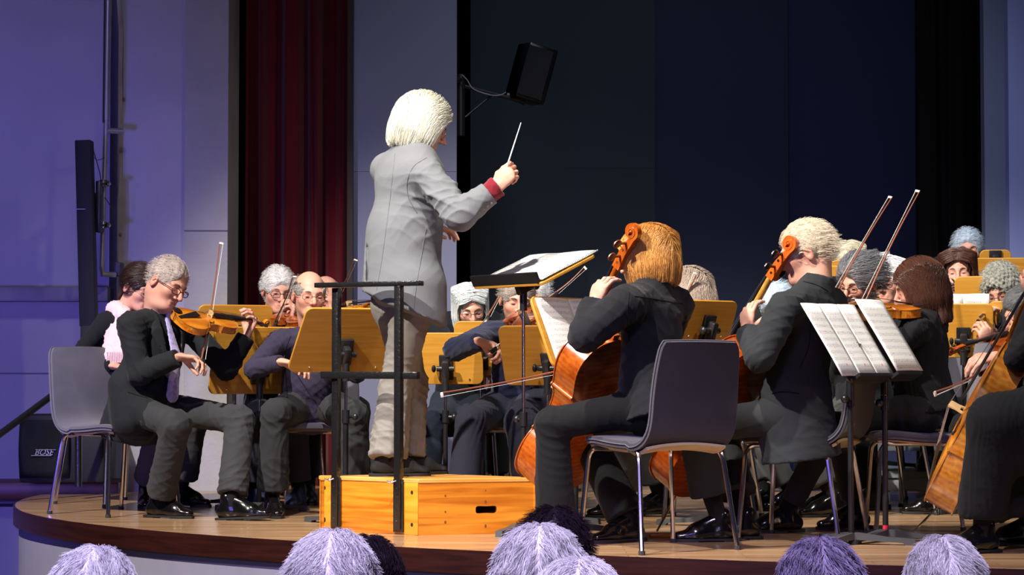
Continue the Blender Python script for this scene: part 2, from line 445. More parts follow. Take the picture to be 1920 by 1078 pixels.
CL = {'short': .55, 'bob': 1.0}
SH_R = (.076, .098, .091); C0 = np.array([0, -.015, .031])
def strands(root, C, R, s, style, n, L, name, col, seed, thick=.012, part=-.02, cut=-.12, radius=.0005, curl=0.0, lift=0.0, face=1.0):
    rs = np.random.RandomState(seed); rr = np.array(SH_R) + thick
    d = rs.normal(size=(n * 6, 3)); d /= np.linalg.norm(d, axis=1, keepdims=True)
    p = C0 + d * rr * 1.0
    fe = ((p - np.array([0, .125, -.03])) / (np.array([.085, .062, .108 * face]) if style != 'bob' else np.array([.078, .085, .112 * face]))) ** 2
    ok = fe.sum(1) > 1
    if style == 'short': ok &= (p[:, 2] > -.065) & ~((np.abs(p[:, 0]) > .06) & (p[:, 2] < .0) & (p[:, 1] > -.04))
    if style == 'fringe':
        tp = ((p - np.array([0, .03, .10])) / np.array([.078, .12, .085])) ** 2
        ok &= (tp.sum(1) > 1) & (p[:, 2] > -.06) & ~((np.abs(p[:, 0]) > .06) & (p[:, 2] < .0) & (p[:, 1] > -.04))
    if style == 'bob': ok &= (p[:, 2] > .0) & ~((p[:, 1] > .06) & (p[:, 2] < .07))
    if style == 'curly': ok &= p[:, 2] > -.07
    if style == 'pulled': ok &= p[:, 2] > -.055
    p = p[ok][:n]; n = len(p); N = 14 if style == 'bob' else 7
    if style == 'beard':
        a = rs.uniform(-1.5, 1.5, n); z = rs.uniform(-.12, -.055, n)
        p = np.stack([.062 * np.sin(a), .02 + .075 * np.cos(a), z], 1)
    step = L / (N - 1) * rs.uniform(.75, 1.15, n)[:, None]
    clump = CL.get(style, 1.0) * np.stack([np.sin(p @ (rs.normal(size=3) * 60) + rs.uniform(0, 6)) for _ in range(3)], 1) * .35
    out = [p.copy()]; v = None; ph = rs.uniform(0, 6.28, n)
    for i in range(1, N):
        nr = (p - C0) / rr ** 2; nr /= np.linalg.norm(nr, axis=1, keepdims=True)
        if style in ('short', 'fringe'): g = np.stack([np.sign(p[:, 0]) * .3, np.full(n, -1.), np.full(n, -.25)], 1) + clump * .8 + nr * (.25 + lift)
        elif style == 'pulled': g = np.array([0, -.1, -.02]) - p; g /= np.linalg.norm(g, axis=1, keepdims=True)
        elif style == 'beard': g = np.stack([p[:, 0] * 3, p[:, 1] * 3, np.full(n, -1.)], 1) + clump * .5
        elif style == 'curly': g = nr * .35 + clump * 1.2 + np.stack([np.cos(ph + i * 1.3), np.sin(ph + i * 1.3), np.sin(ph + i)], 1) * .9 + np.array([0, -.1, -.5])
        else:
            top = np.clip(p[:, 2] / .09, 0, 1)[:, None]
            g = np.stack([np.sign(p[:, 0] - part) * 1.0, np.full(n, -.25), np.full(n, -.3)], 1) * top + np.array([0, 0, -1.0]) * (1 - top * .8) + clump * .22
            inw = (p[:, 2] < -.04)[:, None] * np.stack([-p[:, 0] * 3, -p[:, 1] * 2, np.zeros(n)], 1); g = g + inw
        if style in ('short', 'fringe', 'bob', 'pulled'): g = g - nr * np.minimum(0, (g * nr).sum(1))[:, None] * 1.0 - nr * np.maximum(0, (g * nr).sum(1) - .3)[:, None] * .5
        g /= np.maximum(np.linalg.norm(g, axis=1, keepdims=True), 1e-6)
        v = g if v is None else v * .45 + g * .55
        p = p + v * step + rs.normal(size=p.shape) * .0008
        if style != 'beard':
            e = np.sqrt((((p - C0) / rr) ** 2).sum(1)); hit = (e < 1.02) & ((p[:, 2] > -.01) | (style != 'bob'))
            p = np.where(hit[:, None], C0 + (p - C0) / e[:, None] * (1.02 + .01 * rs.rand(n))[:, None], p)
        if style == 'bob':
            ex = np.sqrt((p[:, 0] / rr[0]) ** 2 + ((p[:, 1] + .015) / rr[1]) ** 2); lim = 1.07 + .03 * rs.rand(n)
            sc2 = np.where(ex > lim, lim / np.maximum(ex, 1e-6), 1); p[:, 0] *= sc2; p[:, 1] = (p[:, 1] + .015) * sc2 - .015
            p[:, 2] = np.maximum(p[:, 2], cut - .02 * rs.rand(n))
            inf = (p[:, 1] > .035) & (np.abs(p[:, 0]) < .070) & (p[:, 2] < .06); p[:, 0] = np.where(inf, np.sign(p[:, 0] + 1e-6) * .071, p[:, 0])
        out.append(p.copy())
    A = np.stack(out, 1).reshape(-1, 3) * s
    Wd = np.array(C) + A @ R.T - np.array(wloc(root))
    hc = bpy.data.hair_curves.new('hair_strands'); hc.add_curves([N] * n)
    hc.attributes['position'].data.foreach_set('vector', Wd.astype(np.float32).ravel())
    if 'radius' not in hc.attributes: hc.attributes.new('radius', 'FLOAT', 'POINT')
    tr = np.tile(np.linspace(1, .45, N), n) * radius
    hc.attributes['radius'].data.foreach_set('value', tr.astype(np.float32))
    o = bpy.data.objects.new('hair_strands', hc); COL.objects.link(o); hc.materials.append(strandmat(name, col)); o.parent = root
    o['kind'] = 'stuff'
    return o

def make_hair(root, C, R, s, h, hr):
    st = h['style']; name = 'hair_' + h['name']; col = h['col']; C = np.array(C)
    P = lambda x, y, z: C + R @ (np.array([x, y, z]) * s)
    S = SDF(); th = h.get('thick', .012); fz = h.get('face', 1.0)
    rr = np.array(SH_R) + th
    ccut = []
    def pl(z, side=-1): return (P(0, 0, z), R[:, 2] * side)
    if st in ('short', 'fringe', 'pulled'): S.ell(P(*C0), rr * s, R, cuts=[pl(-.062)])
    elif st == 'curly':
        S.ell(P(*C0), rr * s, R, cuts=[pl(-.085)]); S.ell(P(0, -.03, -.02), np.array([.1, .095, .08]) * s, R, k=.03, cuts=[pl(-.085)])
    elif st == 'bob':
        cz = h.get('cut', -.12)
        S.ell(P(*C0), rr * s, R, cuts=[pl(cz)])
        S.ell(P(0, -.028, -.02), np.array([.095 + h.get('w', 0), .088 + h.get('w', 0) * .8, .14]) * s, R, k=.03, cuts=[pl(cz)])
        if h.get('long'):
            S.cap(P(0, -.06, 0), P(0, -.065, cz + .03), .085 * s, .09 * s, k=.03, flat=(tuple(R[:, 1]), .6), cuts=[pl(cz)])
    S.ell(P(0, .125, -.03), np.array([.085 if st != 'bob' else .074, .062 if st != 'bob' else .080, .108 * fz]) * s, R, k=.012, sub=True)
    if st == 'bob': S.cap(P(0, .112, -.03), P(0, .10, -.22), .066 * s, .06 * s, k=.012, sub=True)
    S.ell(P(0, .02, -.075), np.array([.056, .075, .075]) * s, R, k=.005, sub=True)
    if st in ('short', 'fringe', 'pulled'):
        for x in (-1, 1): S.ell(P(x * .09, .012, -.045), np.array([.035, .042, .055]) * s, R, k=.008, sub=True)
    if st == 'fringe': S.ell(P(0, .03, .10), np.array([.078, .12, .085]) * s, R, k=.008, sub=True)
    if st == 'pulled':
        S.ell(P(0, -.125, -.03), np.array([.02, .02, .02]) * s, R, k=.01)
        S.cap(P(0, -.13, -.035), P(.0, -.125, -.15), .02 * s, .012 * s, k=.01)
    V, Q = S.mesh(hr)
    lp = (V - C) @ R / s; N = vnormals(V, Q)
    az = np.arctan2(lp[:, 0] - h.get('part', 0), lp[:, 1] + .015)
    g = np.sin(az * 34 + 3 * np.sin(lp[:, 2] * 25) + 2 * np.sin(lp[:, 0] * 60)) * .5 + np.sin(az * 77 + 2 * np.sin(lp[:, 2] * 40)) * .3
    if st == 'curly': g = np.sin(lp[:, 0] * 170) * np.sin(lp[:, 1] * 160 + 1) * np.sin(lp[:, 2] * 180) * 4.5
    if st in ('short',): g = np.sin(lp[:, 0] * 190 + 3 * np.sin(lp[:, 1] * 60)) * .5 + .5 * np.sin(lp[:, 0] * 90 + lp[:, 2] * 60 + 2 * np.sin(lp[:, 1] * 40))
    V = V + N * (g * h.get('groove', .0022))[:, None]
    if st == 'bob':
        cz = h.get('cut', -.12); low = np.clip((cz + .06 - lp[:, 2]) / .06, 0, 1) ** 2
        fr = .5 + .5 * np.sin(az * 15 + 2 * np.sin(az * 6)) * np.cos(az * 31); V = V - R[:, 2] * (low * fr * .018)[:, None]
        V = V + N * ((.5 * np.sin(az * 11 + 2 * np.sin(lp[:, 2] * 18) + 1) + .5 * np.sin(az * 23) - .4) * .003 * np.clip((.09 - lp[:, 2]) / .1, .2, 1))[:, None]
    o = link('hair', mesh_from('hair', V, Q), hairmat(name, col), root, True)
    if h.get('n'):
        strands(root, C, R, s, st, h['n'], h.get('L', .05), name, col, h.get('seed', 1), th + (.009 if st == 'bob' else .003), h.get('part', -.02), h.get('cut', -.12), h.get('rad', .0006), lift=h.get('lift', 0), face=fz)
    if h.get('beard'):
        bn, bc = h['beard']; S = SDF()
        S.ell(P(0, .052, -.098), np.array([.043, .040, .036]) * s, R); S.cap(P(-.055, .02, -.07), P(0, .05, -.105), .016 * s, .03 * s, k=.02); S.cap(P(.055, .02, -.07), P(0, .05, -.105), .016 * s, .03 * s, k=.02)
        S.cap(P(-.026, .080, -.060), P(0, .094, -.052), .007 * s, .008 * s, k=.012); S.cap(P(.026, .080, -.060), P(0, .094, -.052), .007 * s, .008 * s, k=.012)
        S.ell(P(0, .10, -.069), np.array([.015, .02, .006]) * s, R, k=.004, sub=True)
        V, Q = S.mesh(hr); link('beard', mesh_from('beard', V, Q), hairmat('hair_' + bn, bc), root, True)
        b = strands(root, C, R, s, 'beard', 260, .03, 'hair_' + bn, bc, 5, radius=.0006); b.name = 'beard_strands'

def eyes_etc(root, C, R, s, glasses=None, brow='6b5a4c', look=0):
    C = np.array(C); P = lambda x, y, z: Vector(C + R @ (np.array([x, y, z]) * s)); M3 = Matrix(R.tolist())
    for x in (-1, 1):
        e = MB(); e.ball(P(x * .031, .0845, -.005), (.0095 * s, .0035 * s, .0030 * s), M3, 10)
        e.build('eye', mat('eye_dark', (.03, .02, .018), .25), root, True)
        b = MB(); pts = [P(x * .014, .093, .017), P(x * .028, .0905, .0235), P(x * .046, .077, .019)]
        b.tube(bez(pts, 4), [.002 * s] + [.0032 * s] * 7 + [.0016 * s], 6)
        b.build('eyebrow', hairmat('brow_' + brow, brow), root, True)
    if glasses:
        m = mat('glasses_' + glasses[0], glasses[1], .3, metal=glasses[2]); fr = MB(); tr = glasses[3]
        w, hh = .025, glasses[4] if len(glasses) > 4 else .016
        for x in (-1, 1):
            ring = []
            for k in range(17):
                a = 2 * PI * k / 16; ex = .72
                cx = math.copysign(abs(math.cos(a)) ** ex, math.cos(a)) * w; cz = math.copysign(abs(math.sin(a)) ** ex, math.sin(a)) * hh
                ring.append(P(x * .034 + cx, .104 - abs(x * .034 + cx) * .16, -.006 + cz))
            fr.tube(ring, tr, 5, caps=False)
            fr.tube([P(x * .059, .094, -.002), P(x * .078, .055, .0), P(x * .083, -.005, .0), P(x * .083, -.022, -.018)], tr, 5)
        fr.tube([P(-.009, .1035, -.002), P(0, .107, .001), P(.009, .1035, -.002)], tr, 5)
        g = fr.build('glasses', m, root, True)
        for x in (-1, 1):
            l = MB(); ring = []
            for k in range(16):
                a = 2 * PI * k / 16; cx = math.copysign(abs(math.cos(a)) ** .72, math.cos(a)) * w; cz = math.copysign(abs(math.sin(a)) ** .72, math.sin(a)) * hh
                ring.append(P(x * .034 + cx, .104 - abs(x * .034 + cx) * .16, -.006 + cz))
            l.add(ring, [list(range(16))]); 
            lm = glassmat()
            lo = l.build('lens', lm, g, True)
def glassmat():
    if 'lens_glass' in _M: return _M['lens_glass']
    m = bpy.data.materials.new('lens_glass'); m.use_nodes = True; N = m.node_tree.nodes; L = m.node_tree.links
    out = N['Material Output']; N.remove(N['Principled BSDF'])
    t = N.new('ShaderNodeBsdfTransparent'); t.inputs[0].default_value = (.9, .9, .92, 1); g = N.new('ShaderNodeBsdfGlossy'); g.inputs['Roughness'].default_value = .05
    mx = N.new('ShaderNodeMixShader'); mx.inputs[0].default_value = .10
    L.new(t.outputs[0], mx.inputs[1]); L.new(g.outputs[0], mx.inputs[2]); L.new(mx.outputs[0], out.inputs[0]); _M['lens_glass'] = m; return m

def sit(x, Y, yaw, z=0.0, lean=6, h=1.0, twist=0, spread=.13, shank=0.0, thigh=.42, seat=.53):
    f = yawv(yaw); l = Vector((-f.y, f.x, 0)); hip = Vector((x, Y, z + seat * h))
    up = ZUP * math.cos(rad(lean)) + f * math.sin(rad(lean)); neck = hip + up * .50 * h
    sl = Matrix.Rotation(rad(twist), 3, 'Z') @ l
    J = dict(hip=hip, neck=neck, f=f, l=l, up=up, z=z, h=h)
    J['sR'] = neck - up * .045 - sl * .175 * h; J['sL'] = neck - up * .045 + sl * .175 * h
    for sd, sg in (('R', -1), ('L', 1)):
        k = hip + f * thigh * h + l * sg * spread; k.z = z + .50 * h; J['k' + sd] = k
        a = k + f * shank; a.z = z + .085; J['a' + sd] = a; J['t' + sd] = f.copy()
    J['wR'] = hip + f * .30 - l * .1 + ZUP * .2; J['wL'] = hip + f * .30 + l * .1 + ZUP * .2
    J['hc'] = neck + up * .155 * h + f * .03
    J['hyaw'] = yaw; J['pitch'] = 15; J['roll'] = 0
    return J
PN = [0]
def person(label, J, top, legs='black', shoe='leather', hair=None, head=None, hands=None, glasses=None, skirt=None, res=0.008, hr=.004, brow='6b5a4c', amp=.004, group=None, nolegs=False, socks=True):
    """top: dict(kind, mat, girth); J: joints"""
    PN[0] += 1; seed = PN[0] * 7; head = head or {}; hands = hands or {}
    z = J.get('z', 0); f = J['f']; l = J['l']; up = U(J['neck'] - J['hip'])
    root = empty('person', (J['hip'].x, J['hip'].y, z), 0, label, 'person', group)
    for sd in 'RL':
        if 'e' + sd not in J:
            pole = J.get('p' + sd, -ZUP + (l if sd == 'L' else -l) * .7 - f * .15)
            J['e' + sd] = ik(J['s' + sd], J['w' + sd], .29 * J['h'], .255 * J['h'], pole)
        W_ = J['w' + sd]; E_ = J['e' + sd]
    sh = U(J['sL'] - J['sR']); fw = U(sh.cross(up)); hs = head.get('s', 1.0)
    R = head_axes(J['hyaw'], J['pitch'], J['roll']); C = J['hc']
    # -- the body: one skin (covered parts slim under the clothes, head and hands fine)
    B = SDF(); neckb = J['neck'] - up * .02
    B.cap(J['hip'], J['neck'] - up * .12, .10, .115, k=.05, flat=(tuple(fw), .7)); B.cap(J['neck'] - up * .13, J['neck'], .07, .05, k=.05)
    B.cap(J['sL'], J['sR'], .04, k=.05)
    for sd in 'RL':
        B.cap(J['s' + sd], J['e' + sd], .038, .032, k=.02); B.cap(J['e' + sd], J['w' + sd] * .8 + J['e' + sd] * .2, .032, .021, k=.02)
        if not nolegs:
            sg = 1 if sd == 'L' else -1; hj = J['hip'] + l * sg * .09
            B.cap(hj, J['k' + sd], .06, .045, k=.04); B.cap(J['k' + sd], J['a' + sd], .042, .024, k=.02)
            B.cap(J['a' + sd], J['a' + sd] + J['t' + sd] * .09 - ZUP * .045, .024, .018, k=.02)
    V0, Q0 = B.mesh(.016)
    Hd = SDF(); head_sdf(Hd, C, R, hs, neckb, head.get('jaw', 1), head.get('fat', 0), head.get('nose', 1), head.get('nr', .056))
    V1, Q1 = Hd.mesh(hr)
    Vs, Qs, n = [V0, V1], [Q0, Q1 + len(V0)], len(V0) + len(V1)
    for sd in 'RL':
        hd = hands.get(sd)
        if hd is None: hd = dict(d=J['w' + sd] - J['e' + sd], n=-ZUP)
        if hd == 'none': continue
        hd = dict(hd); res_h = hd.pop('res', hr * .85); Hs = SDF(); hand_sdf(Hs, J['w' + sd], side=sd, fd=J['w' + sd] - J['e' + sd], **hd)
        v, q_ = Hs.mesh(res_h); Vs.append(v); Qs.append(q_ + n); n += len(v)
    V = np.concatenate(Vs); Q = np.concatenate(Qs)
    me = mesh_from('body', V, Q); tint_attr(me, V, np.array(C), R, hs, head.get('red', .5), head.get('beard'))
    link('body', me, skinmat(), root, True)
    if head.get('eyes', True): eyes_etc(root, C, R, hs, glasses, brow)
    if hair: make_hair(root, C, R, hs, hair, max(hr, .0045))
    # -- the top
    g = top.get('girth', 1.0); S = SDF(); kind = top['kind']; slv = top.get('sleeve', 1.0)
    chest = J['neck'] - up * .15; low = J['hip'] + up * (.02 if kind != 'jacket' else -.02)
    S.cap(low, chest, .155 * g, .150 * g ** .5, k=.05, flat=(tuple(fw), .74))
    if top.get('belly'): S.ell(J['hip'] + up * .17 + fw * .05, (.12, .12, .15), k=.06)
    S.cap(J['sL'] * .88 + J['sR'] * .12, J['sR'] * .88 + J['sL'] * .12, .062, k=.05)
    for sd in 'RL':
        sg = 1 if sd == 'L' else -1
        S.cap(J['neck'] - up * .015, J['s' + sd] * .8 + J['neck'] * .2 - up * .0, .048, .045, k=.05)
        ra, rb, rc = (.064, .056, .046) if kind in ('jacket', 'blouse') else (.057, .048, .038)
        ra, rb, rc = [x * slv for x in (ra, rb, rc)]
        w = J['w' + sd]; e = J['e' + sd]; dr = U(w - e)
        S.cap(J['s' + sd], e, ra, rb, k=.035); S.cap(e, w + dr * .01, rb, rc, k=.02, cuts=[(w - dr * top.get('short', .005), dr)])
    S.cap(J['neck'] - up * .03, J['neck'] + up * top.get('collar', .028), .078, .068, k=.02, cuts=[(J['neck'] + up * top.get('collar', .028) , up)])
    if kind in ('jacket', 'tails') or top.get('hem'):
        hl = top.get('hem', .16); back = -fw
        dn = J.get('hemdir', U(-ZUP + back * .25))
        S.cap(J['hip'] + up * .08 + back * .02, J['hip'] + dn * hl + back * .04, .165 * g, .19 * g, k=.04, flat=(tuple(fw), .80), cuts=[(J['hip'] + dn * hl, dn)])
    for ad in top.get('add', ()): S.cap(*ad[:4], k=.04, flat=ad[4])
    for sb in top.get('sub', ()): S.cap(*sb[:2], *sb[2:4], k=.015, sub=True)
    V, Q = S.mesh(res)
    js = [J['eR'], J['eL'], J['sR'], J['sL'], J['hip'] + up * .12]
    V = wrinkle(V, Q, amp, seed, js, freq=top.get('freq', 70))
    if top.get('rib'):
        V = V + vnormals(V, Q) * (np.sin((V @ np.array(top['rib'])) * top.get('ribf', 600)) * .0016)[:, None]
    tp = link(top.get('name', 'jacket' if kind == 'jacket' else 'shirt'), mesh_from('top', V, Q), top['mat'], root, True)
    if nolegs: return root
    # -- trousers / skirt
    S = SDF(); lm = legs['mat']; lg = legs.get('g', 1.0); fl = legs.get('hem', .062); up_ = legs.get('end', .055)
    S.cap(J['hip'] + l * .07, J['hip'] - l * .07, .105, k=.05); S.cap(J['hip'], J['hip'] + up * .06, .11, .115, k=.05, flat=(tuple(fw), .72))
    for sd in 'RL':
        sg = 1 if sd == 'L' else -1; hj = J['hip'] + l * sg * .085; k = J['k' + sd]; a = J['a' + sd]; dn = U(a - k)
        S.cap(hj, k, (.078 if kind in ('jacket', 'blouse') else .090) * lg, .068 * lg, k=.05); S.cap(k, a, .069 * lg, fl, k=.03, cuts=[(a - dn * up_, dn)])
    V, Q = S.mesh(res)
    V = wrinkle(V, Q, amp * 1.1, seed + 3, [J['kR'], J['kL'], J['hip']] + ([J['aR'] + ZUP * .1, J['aL'] + ZUP * .1] if legs.get('bunch') else []), freq=60)
    link(legs.get('name', 'trousers'), mesh_from('trousers', V, Q), lm, root, True)
    if skirt:
        S = SDF(); skirt(S); V, Q = S.mesh(res); V = wrinkle(V, Q, amp, seed + 5, [], freq=40)
        V = V + vnormals(V, Q) * (np.sin(V[:, 0] * 520 + V[:, 1] * 150) * .0016)[:, None]
        link('skirt', mesh_from('skirt', V, Q), lm, root, True)
    for sd in 'RL':
        a = J['a' + sd]; t = J['t' + sd]; k = J['k' + sd]
        make_shoe(root, a, t, shoe, legs.get('sock', 'sock_black'), k)
    return root
SHOES = {'leather': ('shoe_leather', '0c0b0c', .18), 'dull': ('shoe_dull', '15140f', .5), 'blue': ('shoe_blue', '1a2648', .5), 'suede': ('shoe_suede', '121211', .8)}
def make_shoe(root, a, t, kind, sock, k):
    nm, c, ro = SHOES[kind]; f = U(t); side = ZUP.cross(f).normalized(); u = f.cross(side) * 1.0
    if u.z < 0: u = -u
    S = SDF(); b = a - u * .073
    ct = [(b, -u)]
    S.cap(a - f * .045 - u * .045, a + f * .09 - u * .050, .034, .036, k=.02, cuts=ct, flat=(tuple(side), .95))
    S.cap(a + f * .09 - u * .055, a + f * .165 - u * .062, .038, .026, k=.03, cuts=ct, flat=(tuple(u), .8))
    S.cap(a - f * .02 + u * .02, a - f * .015 - u * .04, .036, .038, k=.02, cuts=ct)
    S.cap(a + f * .02 - u * .0, a + f * .10 - u * .035, .030, .026, k=.02, cuts=ct)
    V, Q = S.mesh(.007)
    m = mat(nm, hexlin(c), ro, coat=.3 if kind == 'leather' else 0, bump=.05, bscale=80)
    so = link('shoe', mesh_from('shoe', V, Q), m, root, True)
    out = []; pr = [(-.085, .012), (-.080, .026), (-.06, .034), (-.02, .033), (.04, .034), (.09, .042), (.13, .041), (.17, .028), (.192, .012)]
    pts = [(x, y) for x, y in pr] + [(x, -y) for x, y in pr[::-1]]
    M = Matrix(((f.x, side.x, u.x, a.x), (f.y, side.y, u.y, a.y), (f.z, side.z, u.z, a.z), (0, 0, 0, 1)))
    sm = MB(); sm.prism(pts, -.080, -.071, M)
    hp = [p for p in pts if p[0] < -.01]; sm.prism(hp, -.085, -.079, M)
    fp = [p for p in pts if p[0] > .05]; sm.prism(fp, -.085, -.0795, M)
    sm.build('sole', mat('shoe_sole', (.012, .011, .01), .6), so, True)
    if kind != 'slip':
        lc = MB()
        for i in range(4):
            p = a + f * (.035 + .018 * i) + u * (.018 - .0105 * i)
            lc.tube([p - side * .014 - u * .004, p + u * .002, p + side * .014 - u * .004], .0018, 5)
        lc.build('laces', mat('laces_black', (.01, .01, .012), .8), so, True)
    sc_ = MB(); sc_.tube([a - u * .02, a + u * .02, a * .7 + k * .3], [.036, .036, .042], 12)
    sc_.build('sock', cloth(sock, '0d0d10'), root, True)
# ================================================================ furniture, stands, instruments
CHROME = lambda: mat('chrome', (.62, .60, .58), .18, metal=1)
BLACKMETAL = lambda: mat('black_metal', (.012, .012, .013), .35, bump=.1, bscale=60)
def make_chair(shellc='upholstery_grey', col='47454f', backcol=None):
    root = empty('chair'); up = MB()
    prof = [(.215, .425), (.20, .452), (.12, .458), (.0, .448), (-.10, .444), (-.165, .452), (-.205, .485), (-.222, .54), (-.232, .62), (-.245, .71), (-.262, .80), (-.268, .835)]
    wid = [.19, .205, .215, .218, .216, .212, .208, .206, .205, .200, .190, .172]
    pts = bez([Vector((x, 0, z)) for x, z in prof], 3); ws = bez([Vector((w, 0, 0)) for w in wid], 3)
    n = len(pts); m = 13
    def sheet(off, wscale, i0=0, i1=None, curve=.018):
        V = []
        i1 = i1 or n
        for i in range(i0, i1):
            t = (pts[min(i + 1, n - 1)] - pts[max(i - 1, 0)]).normalized(); nn = Vector((t.z, 0, -t.x))
            if i > 12: cv = curve
            else: cv = .006
            for k in range(m):
                y = -1 + 2 * k / (m - 1); w = ws[i].x * wscale
                p = pts[i] - nn * off + nn * (-cv) * (y * y)
                V.append((p.x, y * w, p.z))
        return V, i1 - i0
    A, na = sheet(0, 1); Bt, _ = sheet(.030, 1.0)
    Fc = []
    for i in range(n - 1):
        for k in range(m - 1):
            a = i * m + k; Fc.append([a, a + 1, a + m + 1, a + m]); b = a + n * m; Fc.append([b, b + m, b + m + 1, b + 1])
    rim = [k for k in range(m)] + [i * m + m - 1 for i in range(1, n)] + [(n - 1) * m + k for k in range(m - 2, -1, -1)] + [i * m for i in range(n - 2, 0, -1)]
    for i in range(len(rim)):
        a, b = rim[i], rim[(i + 1) % len(rim)]; Fc.append([a, a + n * m, b + n * m, b])
    up.add(A + Bt, Fc, True)
    u = up.build('upholstered_shell', cloth(shellc, col, sheen=.35), root)
    mod = u.modifiers.new('bevel', 'BEVEL'); mod.width = .008; mod.segments = 2; mod.limit_method = 'ANGLE'; mod.angle_limit = rad(50)
    pip = MB(); mid = [(Vector(A[i]) * .55 + Vector(Bt[i]) * .45) for i in rim]
    cen = Vector((0, 0, .5)); pip.tube([p + Vector((0, math.copysign(.0035, p.y) if abs(p.y) > .15 else 0, .003 if p.z > .8 else 0)) for p in mid], .0028, 5, caps=False)
    pip.build('piping', cloth('piping', '5a5866'), root)
    pan = MB(); A2, k2 = sheet(.034, .93, 1, 17); B2, _ = sheet(.046, .90, 1, 17); Fc = []
    for i in range(k2 - 1):
        for k in range(m - 1):
            a = i * m + k; Fc.append([a, a + 1, a + m + 1, a + m]); b = a + k2 * m; Fc.append([b, b + m, b + m + 1, b + 1])
    rim2 = [k for k in range(m)] + [i * m + m - 1 for i in range(1, k2)] + [(k2 - 1) * m + k for k in range(m - 2, -1, -1)] + [i * m for i in range(k2 - 2, 0, -1)]
    for i in range(len(rim2)):
        a, b = rim2[i], rim2[(i + 1) % len(rim2)]; Fc.append([a, a + k2 * m, b + k2 * m, b])
    pan.add(A2 + B2, Fc, True); pan.build('seat_pan', grain('beech_pan', 'b39a76', 'c9b491', (30, 4, 4), .5), root)
    for sx in (1, -1):
        for sy in (1, -1):
            lg = MB(); fx = .20 if sx > 0 else -.235
            P = [(0, sy * .185, .403), (sx * .10, sy * .19, .403), (sx * .150, sy * .197, .400), (sx * .172, sy * .205, .375), (sx * .178 if sx > 0 else -.182, sy * .209, .34), (fx, sy * .235, .006)]
            P = [Vector(p) for p in P]; pp = bez(P[:5], 4) + [P[5]]
            lg.tube(pp, .0105, 8); L_ = lg.build('leg', CHROME(), root)
            cp = MB(); cp.tube([(fx, sy * .235, 0), (fx - (fx - P[4].x) * .03, sy * .2343, .016)], .0135, 8); cp.build('foot_cap', mat('rubber', (.02, .02, .02), .7), L_)
    cb = MB()
    for x in (.09, -.09): cb.tube([(x, -.187, .403), (x, .187, .403)], .009, 6)
    cb.build('seat_frame', CHROME(), root)
    return root
CH = {}
def chair(x, Y, yaw, label, z=0, group='upholstered orchestra chairs', kind='grey'):
    if kind not in CH:
        c = make_chair('upholstery_' + kind, {'grey': '5b5966', 'dark': '2a262e'}[kind]); CH[kind] = c; r = c
        r.location = (x, Y, z); r.rotation_euler = (0, 0, rad(yaw))
    else: r = dup(CH[kind], (x, Y, z), rad(yaw))
    return tag(r, label, 'chair', group)

